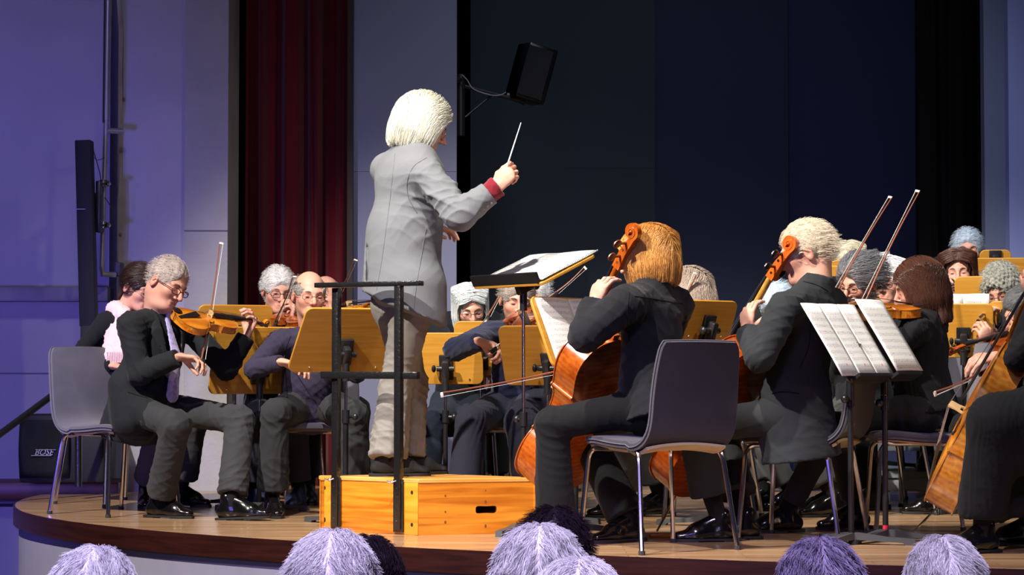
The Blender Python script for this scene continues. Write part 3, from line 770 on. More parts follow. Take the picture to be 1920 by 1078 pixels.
def rrect(w, h, r, n=4, top=None):
    """rounded outline, bottom at y=0; top: half-width at top"""
    wt = top if top else w; out = []
    for cx, cy, a0, ww in ((w - r, r, -PI / 2, 0), (wt - r, h - r, 0, 0), (-wt + r, h - r, PI / 2, 0), (-w + r, r, PI, 0)):
        for k in range(n + 1):
            a = a0 + PI / 2 * k / n; out.append((cx + r * math.cos(a), cy + r * math.sin(a)))
    return out
BEECH = lambda: grain('beech_desk', 'c08428', 'cd963c', (50, 3, 50), .42)
def stand(x, Y, hz, yaw, tilt, label, w=.25, h=.34, base=True, board='wood', lower=.55, z=0, group='wooden orchestra music stands', red=False, top=None, ledge=None):
    """yaw: direction the desk front (player side) faces; hz: height of the desk's lower edge; tilt back from vertical"""
    root = empty('music_stand', (x, Y, z), rad(yaw), label, 'music stand', group)
    t = rad(tilt)
    # local: +x = towards player; desk plane spans local y (width) and up-tilted axis
    ax = Vector((0, 1, 0)); ay = Vector((-math.sin(t), 0, math.cos(t))); an = Vector((math.cos(t), 0, math.sin(t)))
    o = Vector((0, 0, hz - z))
    M = Matrix(((ax.x, ay.x, an.x, o.x), (ax.y, ay.y, an.y, o.y), (ax.z, ay.z, an.z, o.z), (0, 0, 0, 1)))
    d = MB(); d.prism(rrect(w, h, .035, top=top), -.007, .007, M)
    dk = d.build('desk', BEECH() if board == 'wood' else BLACKMETAL(), root)
    mod = dk.modifiers.new('bevel', 'BEVEL'); mod.width = .003; mod.segments = 2; mod.limit_method = 'ANGLE'
    lg = MB(); lg.prism([(-w + .02, .0), (w - .02, .0), (w - .02, .014), (-w + .02, .014)], .006, .055, M)
    lg.build('ledge', BEECH() if (board == 'wood' and not ledge) else BLACKMETAL(), root)
    for sx in (-1, 1): sc_ = MB(); sc_.ball(M @ Vector((sx * w * .62, .028, -.009)), .005, n=8); sc_.build('screw', CHROME(), root)
    bk = MB(); Rm = M.to_3x3()
    bk.box(M @ Vector((0, h * .34, -.016)), (.07, .13, .018), Rm, .004); bk.box(M @ Vector((0, h * .30, -.042)), (.035, .10, .05), Rm, .008)
    bk.tube([M @ Vector((-.045, h * .34, -.045)), M @ Vector((.045, h * .34, -.045))], .014, 10)
    bk.ball(M @ Vector((.06, h * .34, -.045)), (.02, .012, .02), n=10)
    cl = M @ Vector((0, h * .26, -.045)); bk.tube([cl, (cl.x, 0, cl.z - .10)], .017, 10)
    bk.build('clamp', mat('black_plastic', (.015, .015, .017), .35), root)
    px = cl.x; topz = cl.z - .08
    up = MB(); up.tube([(px, 0, min(lower, topz) - .02), (px, 0, topz)], .0075, 10); up.build('upper_tube', CHROME(), root)
    lo = MB(); lo.tube([(px, 0, .03), (px, 0, lower)], .0125, 10); lo.tube([(px, 0, lower - .05), (px, 0, lower + .012)], .018, 10)
    lo.build('pole', BLACKMETAL(), root)
    kn = MB(); kn.tube([(px, 0, lower - .02), (px, -.035, lower - .02)], .007, 8); kn.ball((px, -.045, lower - .02), (.018, .014, .018), n=12)
    kn.build('knob', mat('black_plastic', (.015, .015, .017), .35), root)
    if red:
        r_ = MB(); r_.tube([(px, 0, .05), (px, 0, .066)], .0135, 10, caps=False); tag(r_.build('tape_ring', mat('red_tape', (.6, .02, .05), .5), root), 'red tape around the pole')
    for k in range(3):
        a = 2 * PI * k / 3 + .5; ft = MB(); c, s = math.cos(a), math.sin(a); Rz = Matrix.Rotation(a, 3, 'Z')
        Vv = []; W0, W1 = .024, .016
        for (dd, zz, ww) in ((.0, .045, W0), (.02, .05, W0), (.15, .032, .02), (.26, .026, W1), (.265, .0, W1), (.22, .0, W1), (.21, .010, W1), (.0, .022, W0)):
            Vv.append((dd, zz, ww))
        V = [Vector((px, 0, 0)) + Rz @ Vector((a_, sg * w_, b_)) for sg in (-1, 1) for a_, b_, w_ in Vv]; nn = len(Vv)
        Fc = [list(range(nn)), list(range(nn, 2 * nn))[::-1]] + [[i, (i + 1) % nn, nn + (i + 1) % nn, nn + i] for i in range(nn)]
        ft.add(V, Fc); fo = ft.build('foot', mat('base_grey', (.05, .055, .06), .5), root)
    root['_M'] = [v for r in M for v in r]
    return root, M
def sheetmat(key, col=(.80, .80, .78), red=0.0, sc=1.0):
    if key in _M: return _M[key]
    m = bpy.data.materials.new(key); m.use_nodes = True; N = m.node_tree.nodes; L = m.node_tree.links
    b = N['Principled BSDF']; b.inputs['Roughness'].default_value = .7
    uv = N.new('ShaderNodeUVMap'); sp = N.new('ShaderNodeSeparateXYZ'); L.new(uv.outputs[0], sp.inputs[0])
    def math_(op, a, bb=None, c=None):
        n = N.new('ShaderNodeMath'); n.operation = op
        for i, v in enumerate((a, bb, c)):
            if v is None: continue
            if isinstance(v, (int, float)): n.inputs[i].default_value = v
            else: L.new(v, n.inputs[i])
        return n.outputs[0]
    st = math_('FRACT', math_('MULTIPLY', sp.outputs[1], 11.0))           # staff bands
    inb = math_('MULTIPLY', math_('GREATER_THAN', st, .25), math_('LESS_THAN', st, .75))
    ln = math_('LESS_THAN', math_('FRACT', math_('MULTIPLY', st, 9.0)), .28)
    xin = math_('MULTIPLY', math_('GREATER_THAN', sp.outputs[0], .07), math_('LESS_THAN', sp.outputs[0], .93))
    n1 = N.new('ShaderNodeTexNoise'); mp = N.new('ShaderNodeMapping'); mp.inputs['Scale'].default_value = (60, 45, 1); L.new(uv.outputs[0], mp.inputs[0]); L.new(mp.outputs[0], n1.inputs[0]); n1.inputs['Scale'].default_value = 1.0
    notes = math_('GREATER_THAN', n1.outputs[0], .58)
    ink = math_('MULTIPLY', math_('MULTIPLY', math_('MAXIMUM', math_('MULTIPLY', ln, .45), math_('MULTIPLY', notes, .75)), inb), xin)
    mx = N.new('ShaderNodeMixRGB'); mx.inputs[1].default_value = (*col, 1); mx.inputs[2].default_value = (.22, .21, .30, 1); L.new(ink, mx.inputs[0]); out = mx.outputs[0]
    if red:
        n2 = N.new('ShaderNodeTexNoise'); mp2 = N.new('ShaderNodeMapping'); mp2.inputs['Scale'].default_value = (9, 14, 1); mp2.inputs['Location'].default_value = (3.3, 1.2, 0); L.new(uv.outputs[0], mp2.inputs[0]); L.new(mp2.outputs[0], n2.inputs[0]); n2.inputs['Scale'].default_value = 1.0
        m2 = N.new('ShaderNodeMixRGB'); L.new(math_('MULTIPLY', math_('GREATER_THAN', n2.outputs[0], .68), .75), m2.inputs[0]); L.new(out, m2.inputs[1]); m2.inputs[2].default_value = (.8, .08, .15, 1); out = m2.outputs[0]
    L.new(out, b.inputs['Base Color']); _M[key] = m; return m
def sheets(st, label, w=.43, h=.31, matkey='music_paper', lift=.012, up0=.018, dx=0.0, red=0, pages=2, warp=.012, name='sheet_music', group=None, rot=0.0):
    root, M = st; W4 = Matrix.Translation(root.location) @ Matrix.Rotation(root.rotation_euler.z, 4, 'Z') @ M
    o = empty(name, W4 @ Vector((dx, up0, lift)), 0, label, 'sheet music', group)
    for pg in range(pages):
        V = []; UVs = []; nx, ny = 9, 7; pw = w / pages
        for j in range(ny):
            for i in range(nx):
                u = i / (nx - 1); v = j / (ny - 1)
                xx = (-w / 2 + pg * pw + u * pw) if pages > 1 else (-w / 2 + u * w)
                s_ = u if pg == 0 else 1 - u
                zz = .004 + warp * (math.sin(PI * min(1, s_ * 1.2)) * .6 if pages > 1 else math.sin(PI * u) * .3) + .0015 * math.sin(v * 5 + pg)
                p = Vector((dx + xx * math.cos(rot) - v * h * math.sin(rot), up0 + v * h * math.cos(rot) + xx * math.sin(rot), lift + zz)); V.append(W4 @ p - Vector(o.location)); UVs.append((u, v))
        Fc = [[j * nx + i, j * nx + i + 1, (j + 1) * nx + i + 1, (j + 1) * nx + i] for j in range(ny - 1) for i in range(nx - 1)]
        me = mesh_from('page', np.array([list(v) for v in V]), Fc); uvl = me.uv_layers.new(name='UVMap')
        for lp in me.loops: uvl.data[lp.index].uv = UVs[lp.vertex_index]
        pg_o = link('page', me, sheetmat(matkey + ('_red' if red else ''), red=red), o)
        md = pg_o.modifiers.new('thickness', 'SOLIDIFY'); md.thickness = .0025; md.offset = -1
    return o

# ---------------------------------------------------------------- violin family
OUT = [(0, 0), (.09, .004), (.17, .025), (.235, .07), (.278, .13), (.292, .20), (.284, .27), (.258, .33), (.236, .362), (.243, .378), (.205, .400), (.172, .445), (.157, .51), (.162, .575), (.186, .625), (.214, .650), (.204, .668), (.212, .70), (.230, .765), (.236, .83), (.218, .895), (.17, .95), (.10, .985), (.0, 1.0)]
def instrument(kind, A, B, Nrm, label, cols, group=None, name=None, roll=0, neckc=None, black_pegs=True, flip=False):
    """A: bottom of the body, B: top of the scroll (sets axis), Nrm: direction the belly faces"""
    L = {'violin': .356, 'viola': .41, 'cello': .755}[kind]; cello = kind == 'cello'
    ribh = (.031 if not cello else .118); wf = 1.0 if not cello else .99
    ax = U(Vector(B) - Vector(A)); nz = Vector(Nrm); nz = (nz - ax * nz.dot(ax)).normalized(); sx = ax.cross(nz)
    root = empty(name or kind, A, 0, label, kind, group)
    root.rotation_euler = Matrix((sx, ax, nz)).transposed().to_euler()
    c1, c2 = cols; wood = grain(kind + '_varnish_' + c1, c1, c2, (14, 3, 30) , .22, coat=.8, flame=0)
    ribm = grain(kind + '_flamed_' + c1, c1, c2, (14, 30, 30), .22, coat=.8, flame=30 if not cello else 14)
    blk = mat('ebony', (.012, .010, .010), .3)
    half = bez([Vector((x * L * wf, y * L, 0)) for x, y in OUT], 3)
    ring = [(p.x, p.y) for p in half] + [(-p.x, p.y) for p in half[-2:0:-1]]
    n = len(ring); cy = L * .5
    def plate(z, arch, sgn, th):
        V = []; Fc = []; fs = (1, .97, .9, .78, .6, .4, .2)
        for j, f in enumerate(fs):
            ht = arch * (1 - (f) ** 2.2) * 1.0 if f < .97 else 0
            for x, y in ring: V.append((x * f, cy + (y - cy) * f, z + sgn * (th + ht)))
        V.append((0, cy, z + sgn * (th + arch))); base = len(V)
        for x, y in ring: V.append((x, y, z))
        for j in range(len(fs) - 1):
            for i in range(n): Fc.append([j * n + i, j * n + (i + 1) % n, (j + 1) * n + (i + 1) % n, (j + 1) * n + i])
        for i in range(n): Fc.append([(len(fs) - 1) * n + i, (len(fs) - 1) * n + (i + 1) % n, base - 1])
        for i in range(n): Fc.append([base + i, base + (i + 1) % n, (i + 1) % n, i])
        Fc.append([base + i for i in range(n)][::-1])
        return V, Fc
    k = L / .356; th = .003 * k ** .7
    m = MB(); m.add(*plate(ribh / 2, .014 * k ** .85, 1, th), True); m.build('soundboard', wood, root)
    m = MB(); m.add(*plate(-ribh / 2, .012 * k ** .85, -1, th), True); m.build('back_plate', ribm, root)
    ir = [(x * .975, cy + (y - cy) * .985) for x, y in ring]
    m = MB(); V = [(x, y, z) for z in (-ribh / 2 - .0005, ribh / 2 + .0005) for x, y in ir]; m.add(V, [[i, (i + 1) % n, n + (i + 1) % n, n + i] for i in range(n)], True); m.build('ribs', ribm, root)
    # neck, pegbox, scroll
    nl = L * (.37 if not cello else .375); z0 = ribh / 2 + .004 * k; m = MB()
    nk = [(0, L * .985, z0 - .010 * k), (0, L + .01 * k, z0 - .004 * k), (0, L + nl * .5, z0 + .001), (0, L + nl, z0 - .004 * k)]
    nr = (.013 if not cello else .019)
    V = []; Fc = []; ns = 10
    for (x, y, z), w in zip(nk, (1.15, 1.1, .95, .9)):
        for j in range(ns):
            a = PI * j / (ns - 1); V.append((nr * w * math.cos(a), y, z + nr * .3 - nr * w * 1.1 * math.sin(a)))
    for i in range(3):
        for j in range(ns): Fc.append([i * ns + j, i * ns + (j + 1) % ns, (i + 1) * ns + (j + 1) % ns, (i + 1) * ns + j])
    Fc.append(list(range(ns))); Fc.append([3 * ns + j for j in range(ns)]); m.add(V, Fc, True)
    m.box((0, L + .003 * k, -ribh * .05), (.022 * k ** .7, .014 * k, ribh * .9), None, .002)
    m.build('neck', grain(kind + '_neck_' + (neckc or cols)[0], *(neckc or cols), (60, 40, 60), .25, coat=.6), root); m = MB()
    pb = .075 * k ** .85; y0 = L + nl; w0, w1 = nr * .95, nr * .72; d = .016 * k ** .8
    zb = z0 - nr * .6
    secs = [(y0 - .005, zb, w0, d * 1.05), (y0 + pb * .5, zb - d * .25, (w0 + w1) / 2, d * .95), (y0 + pb, zb - d * .9, w1, d * .75)]
    sr = .0165 * k ** .82; cyv = y0 + pb + sr * .85; czv = zb - d * .9 + sr * .55
    for i in range(34):   # volute
        t = i / 33; a = -PI * .55 + t * 2 * PI * 1.75; r_ = sr * (1.05 - .72 * t) ; 
        secs.append((cyv + math.cos(a) * r_, czv + math.sin(a) * r_, w1 * (1 - .25 * math.sin(PI * min(1, t * 2)) + .55 * max(0, t - .3)), sr * (.42 - .18 * t)))
    V = []; Fc = []
    for i, (y, z, w, hh) in enumerate(secs):
        a0 = secs[max(i - 1, 0)]; a1 = secs[min(i + 1, len(secs) - 1)]; ty, tz = a1[0] - a0[0], a1[1] - a0[1]; ll = math.hypot(ty, tz) + 1e-9; ny, nz_ = -tz / ll, ty / ll
        for sxx, sg in ((-1, 1), (1, 1), (1, -1), (-1, -1)): V.append((sxx * w, y + ny * sg * hh / 1.6, z + nz_ * sg * hh / 1.6))
    for i in range(len(secs) - 1):
        for j in range(4): Fc.append([i * 4 + j, i * 4 + (j + 1) % 4, i * 4 + 4 + (j + 1) % 4, i * 4 + 4 + j])
    Fc.append([0, 1, 2, 3]); e = (len(secs) - 1) * 4; Fc.append([e + 3, e + 2, e + 1, e]); m.add(V, Fc, False)
    m.ball((0, cyv, czv), (w1 * 1.5, sr * .34, sr * .34), n=12)
    m.build('scroll', grain(kind + '_scroll_' + c1, c1, c2, (60, 6, 60), .25, coat=.6), root)
    for i in range(4):
        y = y0 + pb * (.15 + .22 * i); z = zb - d * .2 * i * .4; sg = 1 if i % 2 else -1; pl = (.028 if not cello else .055)
        p = MB(); p.tube([(-sg * w0, y, z), (sg * (w0 + pl * .55), y, z)], .0035 * k ** .7, 8); p.ball((sg * (w0 + pl * .85), y, z), (pl * .42, .012 * k ** .7, .005 * k ** .7), n=10)
        p.build('peg', blk if black_pegs else mat('rosewood', (.16, .045, .02), .3, coat=.5), root)
    fb = MB(); fl = L * (.76 if not cello else .78); e0 = y0 - fl; lift = ribh / 2 + .022 * k ** .9
    V = []; Fc = []
    for y, w, zz in ((y0, nr * .9, z0 + nr * .3 + .003), (e0, nr * 1.55, lift + .006 * k)):
        for sxx, dz in ((-1, 0), (-.5, .003 * k ** .7), (0, .004 * k ** .7), (.5, .003 * k ** .7), (1, 0), (1, -.005), (-1, -.005)): V.append((sxx * w, y, zz + dz))
    Fc = [[i, (i + 1) % 7, 7 + (i + 1) % 7, 7 + i] for i in range(7)] + [list(range(7)), list(range(7, 14))[::-1]]; fb.add(V, Fc); fb.build('fingerboard', blk, root)
    by = L * .545 * .98; bh = ribh / 2 + (.014 * k ** .85) + .033 * k ** .95; bz0 = ribh / 2 + .012 * k ** .85
    br = MB(); w = .0205 * k ** .9
    br.prism([(-w, bz0), (-w * .6, bz0), (-w * .45, bz0 + (bh - bz0) * .3), (w * .45, bz0 + (bh - bz0) * .3), (w * .6, bz0), (w, bz0), (w * .8, bz0 + (bh - bz0) * .5), (w * .9, bh - .004), (w * .4, bh), (-w * .4, bh), (-w * .9, bh - .004), (-w * .8, bz0 + (bh - bz0) * .5)], -.002 * k ** .7, .002 * k ** .7, Matrix(((1, 0, 0, 0), (0, 0, 1, by), (0, 1, 0, 0), (0, 0, 0, 1))))
    br.build('bridge', mat('maple_bridge', (.62, .42, .2), .5), root)
    tp = MB(); ty0 = .004 * k; ty1 = L * .30; zt0 = ribh / 2 + .008 * k; zt1 = bz0 + (bh - bz0) * .55
    tp.add([(-w * .5, ty0, zt0), (w * .5, ty0, zt0), (w * 1.0, ty1, zt1), (-w * 1.0, ty1, zt1), (-w * .5, ty0, zt0 - .006), (w * .5, ty0, zt0 - .006), (w * 1.0, ty1, zt1 - .005), (-w * 1.0, ty1, zt1 - .005)], [[0, 1, 2, 3], [7, 6, 5, 4], [0, 4, 5, 1], [1, 5, 6, 2], [2, 6, 7, 3], [3, 7, 4, 0]])
    tp.build('tailpiece', blk, root)
    for i in range(4):
        o = (-1.5 + i) / 1.5; s_ = MB(); s_.tube([(o * w * .75, ty1, zt1), (o * w * .8, by, bh), (o * nr * .6, y0, z0 + nr * .3 + .006)], .0007 * k ** .7, 4)
        s_.build('string', mat('steel_string', (.6, .6, .6), .3, metal=1), root)
    for sg in (-1, 1):
        f_ = MB(); pts = []
        for i in range(13):
            t = i / 12; yy = L * (.44 + .19 * t); xx = sg * L * (.135 - .05 * t + .018 * math.sin(2 * PI * t)); zz = ribh / 2 + th + .012 * k ** .85 * .62
            pts.append(Vector((xx, yy, zz)))
        rr = [.003 * k] + [.0016 * k] * 11 + [.003 * k]; f_.tube(pts, rr, 6); f_.ball(pts[0], .0042 * k, n=8); f_.ball(pts[-1], .0036 * k, n=8)
        f_.build('f_hole', mat('f_hole_dark', (.02, .008, .004), .9), root)
    if not cello:
        c_ = MB(); c_.ball((-L * .16, L * .07, ribh / 2 + .014), (.030, .022, .006), n=14); c_.tube([(-L * .08, -.004, -ribh / 2), (-L * .08, -.004, ribh / 2 + .012)], .002, 6); c_.build('chin_rest', blk, root)
        sr_ = MB(); sr_.tube(bez([(-.075, L * .16, -ribh / 2 - .012), (-.02, L * .13, -ribh / 2 - .03), (.06, L * .16, -ribh / 2 - .026), (.075, L * .18, -ribh / 2 - .008)], 4), .006, 8); sr_.build('shoulder_rest', mat('black_plastic', (.015, .015, .017), .35), root)
    return root
def endpin(root, target):
    M = root.matrix_basis; inv = M.inverted(); p = inv @ Vector(target)
    m = MB(); m.tube([(0, .0, 0), tuple(p)], .005, 8); m.tube([(0, .01, 0), tuple(p.normalized() * .02)], .012, 10); m.build('endpin', CHROME(), root)
def bow(frog, tip, hairdir, label, group='bows of the string players', L=None):
    frog = Vector(frog); tip = Vector(tip); d = U(tip - frog); L = L or (tip - frog).length; tip = frog + d * L
    hd = Vector(hairdir); hd = (hd - d * hd.dot(d)).normalized()
    root = empty('bow', frog, 0, label, 'bow', group); st = MB(); pts = []
    for i in range(13):
        t = i / 12; pts.append(d * L * t + hd * (.010 * math.sin(PI * t)))
    st.tube(pts, [.0044 - .0016 * i / 12 for i in range(13)], 8)
    st.tube([-d * .025, Vector((0, 0, 0))], .0042, 8)
    st.build('stick', mat('bow_stick', (.24, .07, .035), .3, coat=.5), root)
    h = MB(); sd = d.cross(hd)
    a = d * .05 + hd * .021; b = d * (L - .004) + hd * .016
    h.add([a - sd * .005, a + sd * .005, b + sd * .004, b - sd * .004, a - sd * .005 + hd * .0012, a + sd * .005 + hd * .0012, b + sd * .004 + hd * .0012, b - sd * .004 + hd * .0012], [[0, 1, 2, 3], [7, 6, 5, 4], [0, 4, 5, 1], [1, 5, 6, 2], [2, 6, 7, 3], [3, 7, 4, 0]])
    h.build('bow_hair', mat('bow_hair', (.80, .76, .68), .6), root)
    fr = MB(); R = Matrix((d, hd, sd)).transposed(); fr.box(d * .028 + hd * .012, (.046, .020, .012), R, .002); fr.build('frog', mat('ebony', (.012, .010, .010), .3), root)
    tp = MB(); tp.box(d * (L - .006) + hd * .009, (.012, .022, .008), R, .002); tp.build('tip', mat('bow_tip', (.7, .66, .6), .4), root)
    return root
def flute(a, b, label):
    a = Vector(a); b = Vector(b); d = U(b - a); L = (b - a).length; root = empty('flute', a, 0, label, 'flute')
    m = MB(); m.tube([Vector((0, 0, 0)), d * L], .0098, 12); m.build('tube', mat('silver', (.8, .8, .82), .15, metal=1), root)
    lp = MB(); lp.ball(d * .06 + ZUP * .009, (.016, .012, .004), n=10); lp.build('lip_plate', mat('silver', (.8, .8, .82), .15, metal=1), root)
    for i in range(12):
        k = MB(); p = d * (L * .35 + i * L * .05) + ZUP * .010; k.tube([p, p + ZUP * .005], .0085, 10); k.build('key', mat('silver', (.8, .8, .82), .15, metal=1), root)
    r = MB(); r.tube([d * L * .32 - Vector((0, .010, 0)), d * L * .95 - Vector((0, .010, 0))], .002, 6); r.build('rod', mat('silver', (.8, .8, .82), .15, metal=1), root)
    return root
# ================================================================ the setting
def slab(name, c, size, m, bev=0, R=None, parent=None):
    b = MB(); b.box(c, size, R, bev); o = b.build(name, m, parent); 
    if parent is None: o['kind'] = 'structure'
    return o
wallm = mat('wall_plaster', (.46, .45, .50), .85, bump=.25, bscale=30, var=.06, vscale=2)
pilm = mat('pilaster_warm_lit', (.40, .39, .39), .85, bump=.3, bscale=40, var=.10, vscale=3)  # warm light on the pilaster is put into this greyer colour
HF = -0.85
slab('floor', (0, 8, HF - .05), (16, 20, .1), mat('hall_floor', (.06, .035, .03), .5, var=.2))
def xw(px, Y): return (px - 960) / F * Y
YW = 12.75
# left wall: main panel, inset strip behind the pipes, pilaster and its face greyed for warm light
slab('wall_left', ((xw(-400, YW) + xw(192, YW)) / 2, YW + .35, 1.6), (xw(192, YW) - xw(-400, YW), .3, 5.2), wallm)
slab('wall_left_recess', ((xw(185, YW) + xw(240, YW)) / 2, YW + .55, 1.6), (xw(260, YW) - xw(180, YW), .2, 5.2), wallm)
slab('wall_left_pier', ((xw(228, YW) + xw(346, YW)) / 2, YW + .25, 1.6), (xw(346, YW) - xw(228, YW), .5, 5.2), wallm)
slab('wall_left_pilaster', ((xw(346, YW) + xw(427, YW)) / 2, YW + .22, 1.6), (xw(427, YW) - xw(346, YW), .5, 5.2), pilm)
slab('trim_1', ((xw(346, YW) + xw(427, YW)) / 2, YW - .032, q(0, 433, YW).z), (xw(427, YW) - xw(346, YW) + .002, .006, .006), mat('joint_dark', (.16, .15, .17), .9))
slab('trim_2', (xw(60, YW), YW + .197, q(0, 700, YW).z), (xw(192, YW) - xw(-120, YW), .008, .006), mat('joint_dark', (.16, .15, .17), .9))
zl = q(0, 551, YW).z
slab('trim_3', ((xw(-400, YW) + xw(200, YW)) / 2, YW + .12, zl), (xw(200, YW) - xw(-400, YW), .2, .085), mat('ledge_metal', (.22, .21, .25), .5, var=.15, bump=.1, bscale=30), .004)
zb = q(0, 919, 12.6).z
slab('baseboard_left', (-3.6, 12.75, zb), (2.6, .5, .10), grain('redwood_step', '4a1e12', '6a2e1c', (3, 30, 30), .4), .005)
slab('wall_left_lower', (-3.9, 12.85, -.46), (2.4, .4, .74), wallm)
slab('baseboard_left_low', (-3.6, 12.62, HF + .03), (2.6, .1, .10), grain('redwood_step', '4a1e12', '6a2e1c', (3, 30, 30), .4))
# surfaces behind the stage
blackm = mat('black_void', (.004, .004, .005), .95)
slab('wall_back', (0, 18.2, 2.2), (20, .1, 6.4), mat('back_black', (.003, .003, .004), .95))
YP = 13.2
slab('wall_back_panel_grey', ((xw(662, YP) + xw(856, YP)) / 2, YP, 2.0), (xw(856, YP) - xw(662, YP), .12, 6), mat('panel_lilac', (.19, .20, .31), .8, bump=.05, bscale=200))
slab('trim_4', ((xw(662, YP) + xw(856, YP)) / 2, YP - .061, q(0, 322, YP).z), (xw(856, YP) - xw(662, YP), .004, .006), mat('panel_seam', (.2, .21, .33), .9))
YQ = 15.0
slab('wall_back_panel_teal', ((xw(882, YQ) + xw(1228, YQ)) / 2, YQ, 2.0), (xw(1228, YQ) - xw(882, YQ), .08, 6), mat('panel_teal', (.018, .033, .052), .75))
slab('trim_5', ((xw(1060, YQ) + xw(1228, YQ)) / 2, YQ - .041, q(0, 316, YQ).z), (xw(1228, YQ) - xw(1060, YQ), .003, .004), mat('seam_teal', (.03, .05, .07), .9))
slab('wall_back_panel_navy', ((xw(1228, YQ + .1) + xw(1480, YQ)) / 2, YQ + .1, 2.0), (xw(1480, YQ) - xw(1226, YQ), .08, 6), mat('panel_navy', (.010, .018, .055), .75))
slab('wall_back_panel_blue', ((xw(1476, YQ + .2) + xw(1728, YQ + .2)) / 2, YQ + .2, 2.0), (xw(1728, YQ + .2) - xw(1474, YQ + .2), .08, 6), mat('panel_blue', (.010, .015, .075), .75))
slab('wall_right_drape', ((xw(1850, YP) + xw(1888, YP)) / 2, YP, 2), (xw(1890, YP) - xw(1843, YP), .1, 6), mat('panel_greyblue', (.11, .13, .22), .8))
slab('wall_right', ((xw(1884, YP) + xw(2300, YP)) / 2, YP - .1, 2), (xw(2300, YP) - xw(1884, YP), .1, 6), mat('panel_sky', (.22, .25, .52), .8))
# red curtain: hanging folds, two layers
def curtain(name, x0, x1, Y, z0, z1, amp, wl, m, seed, label=None):
    rs = np.random.RandomState(seed); nx = 220; nz = 14; xs = np.linspace(x0, x1, nx); V = []
    ph = np.cumsum(rs.uniform(.6, 1.5, nx)) / nx * (x1 - x0) / wl * 2 * PI
    for j in range(nz):
        t = j / (nz - 1); z = z0 + (z1 - z0) * t
        y = Y + amp * np.sin(ph) * (.85 + .15 * math.sin(t * 3)) + amp * .35 * np.sin(ph * 2.3 + t * .8) + .01 * np.sin(xs * 30 + t * 4)
        xx = xs + .012 * np.sin(ph * .5 + t * 2)
        V.append(np.stack([xx, y, np.full(nx, z)], 1))
    V = np.concatenate(V); Fc = np.array([[j * nx + i, j * nx + i + 1, (j + 1) * nx + i + 1, (j + 1) * nx + i] for j in range(nz - 1) for i in range(nx - 1)])
    o = link(name, mesh_from(name, V, Fc), m); s = o.modifiers.new('thick', 'SOLIDIFY'); s.thickness = .006
    if label: tag(o, label, 'curtain')
    return o
curtain('stage_curtain', xw(456, 13.3), xw(650, 13.3), 13.3, -.0, 4.2, .055, .17, cloth('red_velvet', '5c0610', sheen=.1), 3, 'dark red velvet stage curtain hanging in folds behind the left violins')
curtain('leg_curtain', xw(1718, 14.4), xw(1856, 14.4), 14.4, -.0, 4.2, .03, .2, cloth('black_velvet', '060608', sheen=.0), 5, 'black leg curtain hanging beside the pale right wall')
slab('trim_6', (xw(656, 13.1), 13.1, 2.0), (.035, .05, 4.4), mat('curtain_edge_brown', (.02, .008, .006), .7))
# ---------------------------------------------------------------- stage
edge = [(-2.62, 12.9), (-2.72, 12.3), (-2.70, 11.7), (-2.58, 11.15), (-2.38, 10.65), (-2.05, 10.12), (-1.6, 9.6), (-1.11, 9.18), (-.6, 8.82), (-.17, 8.56), (.62, 8.20), (1.2, 7.97), (1.85, 7.75), (2.6, 7.55), (4.5, 7.3)]
ed = [(p.x, p.y) for p in bez([Vector((x, y, 0)) for x, y in edge], 6)]
poly = ed + [(4.5, 17.9), (-2.62, 17.9)]
fm = grain('stage_parquet', 'a37e58', 'c6a27c', (1.6, 14, 1), .28)
nt = fm.node_tree; N = nt.nodes; L = nt.links     # strips of parquet running across the stage
tc = N.new('ShaderNodeTexCoord'); bk = N.new('ShaderNodeTexBrick'); bk.inputs['Scale'].default_value = 1
bk.inputs['Color1'].default_value = (1, 1, 1, 1); bk.inputs['Color2'].default_value = (.72, .68, .62, 1); bk.inputs['Mortar'].default_value = (.3, .22, .16, 1)
bk.inputs['Mortar Size'].default_value = .0015; bk.inputs['Brick Width'].default_value = .9; bk.inputs['Row Height'].default_value = .07
L.new(tc.outputs['Object'], bk.inputs[0]); mx = N.new('ShaderNodeMixRGB'); mx.blend_type = 'MULTIPLY'; mx.inputs[0].default_value = .8
bs = N['Principled BSDF']; L.new(bs.inputs['Base Color'].links[0].from_socket, mx.inputs[1]); L.new(bk.outputs[0], mx.inputs[2]); L.new(mx.outputs[0], bs.inputs['Base Color'])
bs.inputs['Coat Weight'].default_value = .35; bs.inputs['Coat Roughness'].default_value = .15
m = MB(); m.prism(poly, -.02, 0); o = m.build('stage_floor', fm); o['kind'] = 'structure'
m = MB(); nE = len(ed)
def offs(d):
    out = []
    for i, p in enumerate(ed):
        a = ed[max(i - 1, 0)]; b = ed[min(i + 1, nE - 1)]; tx, ty = b[0] - a[0], b[1] - a[1]; l_ = math.hypot(tx, ty); out.append((p[0] + ty / l_ * -d * -1, p[1] - tx / l_ * d))
    return out
o1 = offs(-.012); o2 = offs(.03); 
def band(ring_a, ring_b, z0, z1):
    V = [(x, y, z0) for x, y in ring_a] + [(x, y, z1) for x, y in ring_a] + [(x, y, z1) for x, y in ring_b] + [(x, y, z0) for x, y in ring_b]; Fc = []
    for i in range(nE - 1):
        for j in range(4): a, b = j * nE + i, ((j + 1) % 4) * nE + i; Fc.append([a, a + 1, b + 1, b])
    return V, Fc
outer = offs(.010); inner = offs(-.05)
m.add(*band(outer, inner, -.095, -.001), True); o = m.build('stage_nosing', grain('nosing_brown', '200b08', '341510', (3, 3, 40), .35)); o['kind'] = 'structure'
m = MB(); m.add(*band(offs(-.02), offs(-.08), HF, -.095), True); o = m.build('stage_front', mat('stage_front_paint', (.24, .23, .30), .8, bump=.1, bscale=20, var=.05)); o['kind'] = 'structure'
